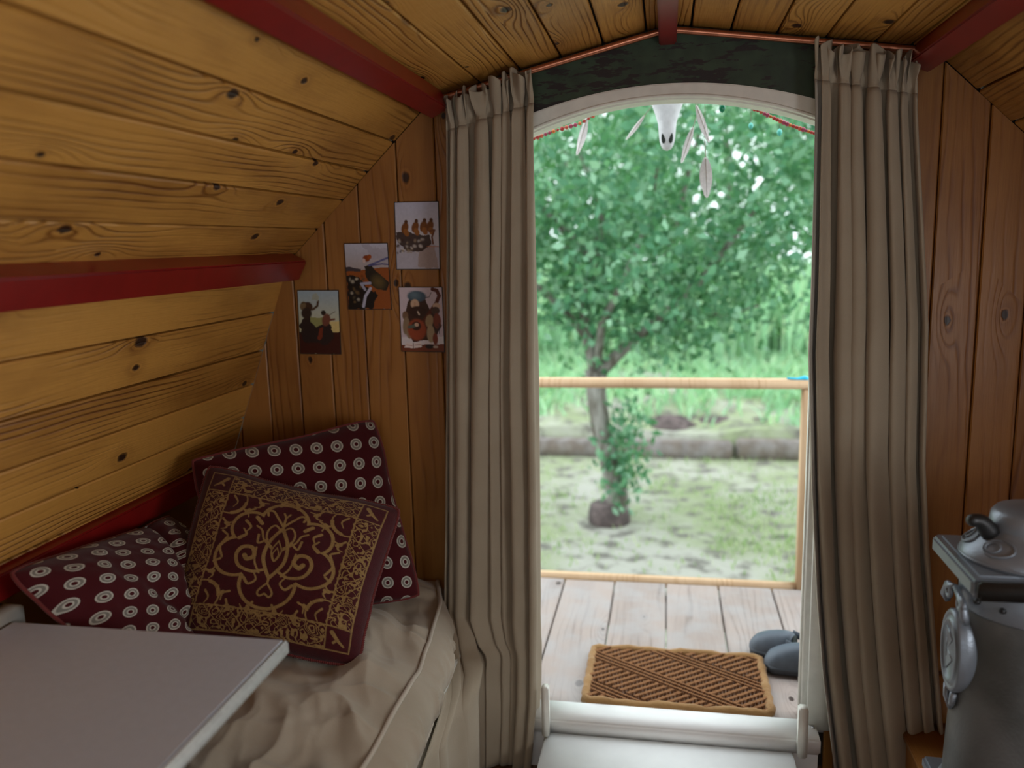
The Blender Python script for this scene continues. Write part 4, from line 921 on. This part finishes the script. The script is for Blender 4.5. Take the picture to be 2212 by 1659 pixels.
def garland(pts, Yg, n, label, r=.006):
    P = np.array([at_y(x, y, Yg) for x, y in pts]); root = empty('bead_garland', tuple(P[0])); tag(root, label, 'garland', 'bead garlands')
    tt = np.linspace(0, len(P)-1, n); Q = np.stack([np.interp(tt, np.arange(len(P)), P[:, k]) for k in range(3)], -1)
    tube('cord', [tuple(q) for q in Q], .0015, M['string'], root, 5)
    for q in (Q[0], Q[-1]): tube('hanging_thread', [tuple(q), (q[0], q[1], 2.06)], .0008, M['string'], root, 4)
    bm = bmesh.new(); bmesh.ops.create_icosphere(bm, subdivisions=2, radius=1); me = bpy.data.meshes.new('bead'); bm.to_mesh(me); bm.free(); me.polygons.foreach_set('use_smooth', [True]*len(me.polygons)); 
    for k, q in enumerate(Q):
        m2 = me.copy(); m2.materials.append(BEADS[(k*7+k//3) % 4]); o = bpy.data.objects.new('bead', m2); COL.objects.link(o); o.location = q; s_ = r*random.uniform(.75, 1.2); o.scale = (s_, s_, s_); under(o, root)
garland([(1600, 205), (1630, 236), (1665, 252), (1700, 268), (1735, 280), (1765, 290)], 2.60, 26, 'red and orange bead garland hanging at the upper right of the doorway')
garland([(1110, 305), (1155, 299), (1200, 282), (1250, 268), (1300, 240)], 2.60, 22, 'orange bead garland along the upper left edge of the arch')
def pendant(px, py, Yp, r, mat, label):
    p = at_y(px, py, Yp); root = empty('glass_pendant', tuple(p)); tag(root, label, 'pendant', 'glass pendants')
    o = lathe('drop', [(.001, -r*1.3), (r*.7, -r*.8), (r, 0), (r*.75, r*.8), (r*.2, r*1.25), (.0008, r*1.4)], mat, None, 16); o.location = (0, 0, 0); o.parent = root
    tube('thread', [(p[0], p[1], p[2]+r), (p[0], p[1], 2.05)], .0007, M['string'], root, 4)
pendant(1560, 234, 2.6, .010, M['gbead'], 'dark green glass bead hanging at the top of the arch')
pendant(1622, 272, 2.85, .008, M['tbead'], 'small teal bead left of the red garland')
pendant(1684, 286, 2.85, .009, M['tbead'], 'teal bead hanging under the red garland')

# ------------------------------------------------------------------ garden
ZG = -.60
g = tag(mesh('ground', [(-40, 2.5, ZG), (40, 2.5, ZG), (40, 60, ZG), (-40, 60, ZG)], [(0, 1, 2, 3)], M['earth']), 'patchy grass and bare earth of the garden', kind='structure')
def leaves(name, P, size, mat, parent=None, up=.3, seed=1, slim=.5, kind='stuff'):
    rs = np.random.default_rng(seed); n = len(P); d = rs.normal(size=(n, 3)); d[:, 2] += up; d /= np.linalg.norm(d, axis=1)[:, None]
    s = np.cross(d, rs.normal(size=(n, 3))); s /= np.linalg.norm(s, axis=1)[:, None]; nn = np.cross(d, s)
    L = (size*rs.uniform(.6, 1.3, n))[:, None]
    V = np.stack([P, P+d*L*.5+s*L*slim*.5+nn*L*.08, P+d*L, P+d*L*.5-s*L*slim*.5+nn*L*.08], 1).reshape(-1, 3)
    me = bpy.data.meshes.new(name); me.vertices.add(len(V)); me.vertices.foreach_set('co', V.ravel())
    me.loops.add(4*n); me.loops.foreach_set('vertex_index', np.arange(4*n)); me.polygons.add(n); me.polygons.foreach_set('loop_start', np.arange(0, 4*n, 4)); me.polygons.foreach_set('loop_total', np.full(n, 4)); me.update(); me.validate()
    me.materials.append(mat); o = bpy.data.objects.new(name, me); COL.objects.link(o)
    if kind: o['kind'] = kind
    if parent: under(o, parent)
    return o
# apple tree
YT = 5.9
tp = lambda x, y, dy=0: tuple(at_y(x, y, YT+dy))
tb0 = tp(1335, 1128)
tree = empty('apple_tree', (tb0[0], YT, ZG)); tag(tree, 'small leafy apple tree standing in the garden behind the railing', 'tree')
br = []
def limb(pts, r0, r1):
    P = [np.array(p) for p in pts]; br.append(tube_data([tuple(p) for p in P], list(np.linspace(r0, r1, len(P))), 10)); return P
trunk = [tp(1335, 1130), tp(1335, 1070), tp(1318, 1000), tp(1298, 920), tp(1288, 850), tp(1288, 800)]
V_, F_ = tube_data(trunk, [.085, .078, .074, .072, .072, .082], 14); under(mesh('trunk', V_, F_, M['bark'], None, True), tree)
tips = []
tips += limb([tp(1288, 805), tp(1272, 740), tp(1262, 670), tp(1285, 560, .1), tp(1300, 480, .2), tp(1275, 390, .2), tp(1250, 320, .2)], .05, .014)[2:]
tips += limb([tp(1290, 810), tp(1335, 765), tp(1390, 715), tp(1450, 660, -.1), tp(1520, 600, -.2), tp(1580, 520, -.3), tp(1640, 440, -.3)], .05, .014)[2:]
tips += limb([tp(1390, 715), tp(1470, 690, .2), tp(1560, 680, .4), tp(1640, 660, .5)], .03, .01)
tips += limb([tp(1290, 800), tp(1300, 700, -.2), tp(1350, 600, -.3), tp(1400, 480, -.4), tp(1420, 360, -.4)], .034, .01)[1:]
tips += limb([tp(1268, 730), tp(1210, 660, -.1), tp(1140, 600, -.2), tp(1060, 540, -.2)], .03, .01)[1:]
tips += limb([tp(1285, 560, .1), tp(1200, 480, .3), tp(1130, 400, .3)], .035, .01); tips += limb([tp(1450, 660, -.1), tp(1440, 560, .4), tp(1480, 400, .6), tp(1520, 250, .6)], .04, .01)
V_, F_ = join_data(br); under(mesh('branches', V_, F_, M['bark'], None, True), tree)
rs = np.random.default_rng(5)
cl_ = []
while len(cl_) < 260:
    q = rs.uniform(-1, 1, 3)
    if np.linalg.norm(q) > 1 or np.linalg.norm(q) < .35: continue
    p = np.array([.02, YT-.05, 1.98])+q*np.array([1.62, 1.25, 1.36])
    if p[2] < .93 or (p[2] < 1.15 and p[0] > 1.1): continue
    px = 1450+p[0]*300
    cl_.append(p)
cl_ += [np.array(t)+rs.normal(size=3)*.12 for t in tips for _ in range(3)]
Pl = np.concatenate([c+rs.normal(size=(46, 3))*np.array([.15, .15, .11]) for c in cl_])
leaves('foliage', Pl, .075, M['leaf'], tree, up=-.2, seed=2, slim=.62)
sk_ = np.concatenate([np.array(tp(x, y, -.08))+rs.normal(size=(70, 3))*np.array([.085, .08, .10]) for x, y in ((1345, 1060), (1352, 1020), (1350, 970), (1345, 930), (1362, 905), (1335, 1005))])
leaves('trunk_shoots', sk_, .075, M['leaf'], tree, up=.8, seed=8, slim=.5)
b0 = tp(1322, 1130); lathe('root_collar', [(.155, ZG-.02), (.155, ZG+.06), (.14, ZG+.13), (.10, ZG+.15)], M['soil'], tree, 18, (b0[0]-.02, YT+.0))
# sleeper edging the bed
sl = tag(box('garden_sleeper', (-4.5, 7.75, ZG-.02), (.62, 7.95, ZG+.15), M['log'], None, .02), 'grey timber sleeper edging the bed behind the tree, left length', 'timber', 'timber edging')
sl = tag(box('garden_sleeper', (.66, 7.76, ZG-.02), (5.5, 7.96, ZG+.17), M['log'], None, .02), 'grey timber sleeper edging the bed, right length ending by the railing post', 'timber', 'timber edging')
# raised bed and soil mounds
i, j = np.meshgrid(np.linspace(-5, 5.5, 90), np.linspace(7.9, 11.5, 40), indexing='ij'); zb_ = ZG+.10+.25*fbm(i*1.2, j*1.2, 4, 3)+(j-7.9)*.07
zb_[:, 0] = ZG-.05; V = np.stack([i, np.maximum(j, 7.96), zb_], -1).reshape(-1, 3); tag(mesh('bank', V, gridfaces(90, 40), M['earth'], None, True), 'rough earth bank of the bed behind the timber edging', kind='structure')
for k, (x, y, r, h) in enumerate(((.05, 8.40, .30, .17), (.52, 8.6, .36, .12), (.92, 8.45, .20, .14), (-.9, 8.3, .35, .06))):
    rr = 22; rings = []
    for q in np.linspace(0, 1, 9):
        rings.append([(x+r*(1-q)*(1+.2*math.sin(3*a+k)+.1*math.sin(7*a))*math.cos(a), y+r*.7*(1-q)*math.sin(a), ZG+.12+h*(1-(1-q)**2)+.03*math.sin(5*a+q*9)*(1-q)) for a in np.linspace(0, 2*math.pi, rr, endpoint=False)])
    lab = ['dark soil heap right of the tree trunk', 'wide dark soil heap in the middle of the bed', 'small pointed soil heap at the right of the heaps', 'low soil heap left of the tree trunk'][k]
    tag(loft('soil_heap', rings, M['soil']), lab, 'soil heap', 'soil heaps in the bed')
# short grass, weeds, reeds
def blades(name, n, xr_, yr_, zf, hgt, mat, label, seed, wid=.012, dens=None, lean=.35):
    rs = np.random.default_rng(seed); x = rs.uniform(*xr_, n); y = rs.uniform(*yr_, n)
    if dens is not None: kq = dens(x, y) > rs.random(n); x, y = x[kq], y[kq]
    n = len(x); z = zf(x, y); h = hgt*rs.uniform(.4, 1.2, n); a = rs.uniform(0, 6.28, n); lx = rs.normal(size=n)*lean*h; ly = rs.normal(size=n)*lean*h
    ca, sa = np.cos(a)*wid, np.sin(a)*wid; B = np.stack([x, y, z], -1); s = np.stack([ca, sa, 0*ca], -1); m = B+np.stack([lx*.35, ly*.35, h*.6], -1); t = B+np.stack([lx, ly, h], -1)
    V = np.stack([B-s, B+s, m+s*.8, t, m-s*.8], 1).reshape(-1, 3)
    me = bpy.data.meshes.new(name); me.vertices.add(len(V)); me.vertices.foreach_set('co', V.ravel()); me.loops.add(5*n); me.loops.foreach_set('vertex_index', np.arange(5*n)); me.polygons.add(n); me.polygons.foreach_set('loop_start', np.arange(0, 5*n, 5)); me.polygons.foreach_set('loop_total', np.full(n, 5)); me.update(); me.validate()
    me.materials.append(mat); o = bpy.data.objects.new(name, me); COL.objects.link(o); return tag(o, label, name.split('_')[-1], kind='stuff')
blades('short_grass', 60000, (-3.5, 4), (3.6, 7.8), lambda x, y: ZG+0*x, .045, M['grass'], 'short patchy grass on the bare ground before the timber', 1, .006, lambda x, y: np.clip((fbm(x*1.1, y*1.1, 3, 6)-.46)*2.2+np.clip((y-6.4)*.35, 0, .5), .04, 1))
bankz = lambda x, y: ZG+.08+.25*fbm(x*1.2, y*1.2, 4, 3)+(y-7.9)*.07
blades('bank_weeds', 16000, (-5, 5.5), (8.3, 11.2), bankz, .22, M['reed'], 'pale green weeds growing on the bank behind the timber', 2, .016, lambda x, y: np.clip((fbm(x*1.5, y*1.5, 3, 9)-.36)*4+(y-9)*.3, 0.02, 1), .5)
blades('tall_reeds', 30000, (-8, 9), (11, 17), lambda x, y: ZG+.2+0*x, 1.35, M['reed'], 'tall pale green reeds filling the field behind the tree', 3, .026, None, .14)
# trees closing the view
def far_tree(x, y, rx, rz, h, n, label, seed):
    root = empty('background_tree', (x, y, ZG)); tag(root, label, 'tree', 'trees at the far side of the garden'); rs = np.random.default_rng(seed)
    tube('trunk', [(x, y, ZG), (x+.1, y, ZG+h*.5), (x, y, ZG+h)], [.18, .14, .06], M['bark'], root, 8)
    q = rs.normal(size=(n//40, 3)); q /= np.linalg.norm(q, axis=1)[:, None]; q *= rs.uniform(.5, 1, len(q))[:, None]**.5
    c = np.array([x, y, ZG+h])+q*np.array([rx, rx*.8, rz]); P = np.concatenate([cc+rs.normal(size=(40, 3))*.28 for cc in c]); P = P[P[:, 2] > ZG+.2]
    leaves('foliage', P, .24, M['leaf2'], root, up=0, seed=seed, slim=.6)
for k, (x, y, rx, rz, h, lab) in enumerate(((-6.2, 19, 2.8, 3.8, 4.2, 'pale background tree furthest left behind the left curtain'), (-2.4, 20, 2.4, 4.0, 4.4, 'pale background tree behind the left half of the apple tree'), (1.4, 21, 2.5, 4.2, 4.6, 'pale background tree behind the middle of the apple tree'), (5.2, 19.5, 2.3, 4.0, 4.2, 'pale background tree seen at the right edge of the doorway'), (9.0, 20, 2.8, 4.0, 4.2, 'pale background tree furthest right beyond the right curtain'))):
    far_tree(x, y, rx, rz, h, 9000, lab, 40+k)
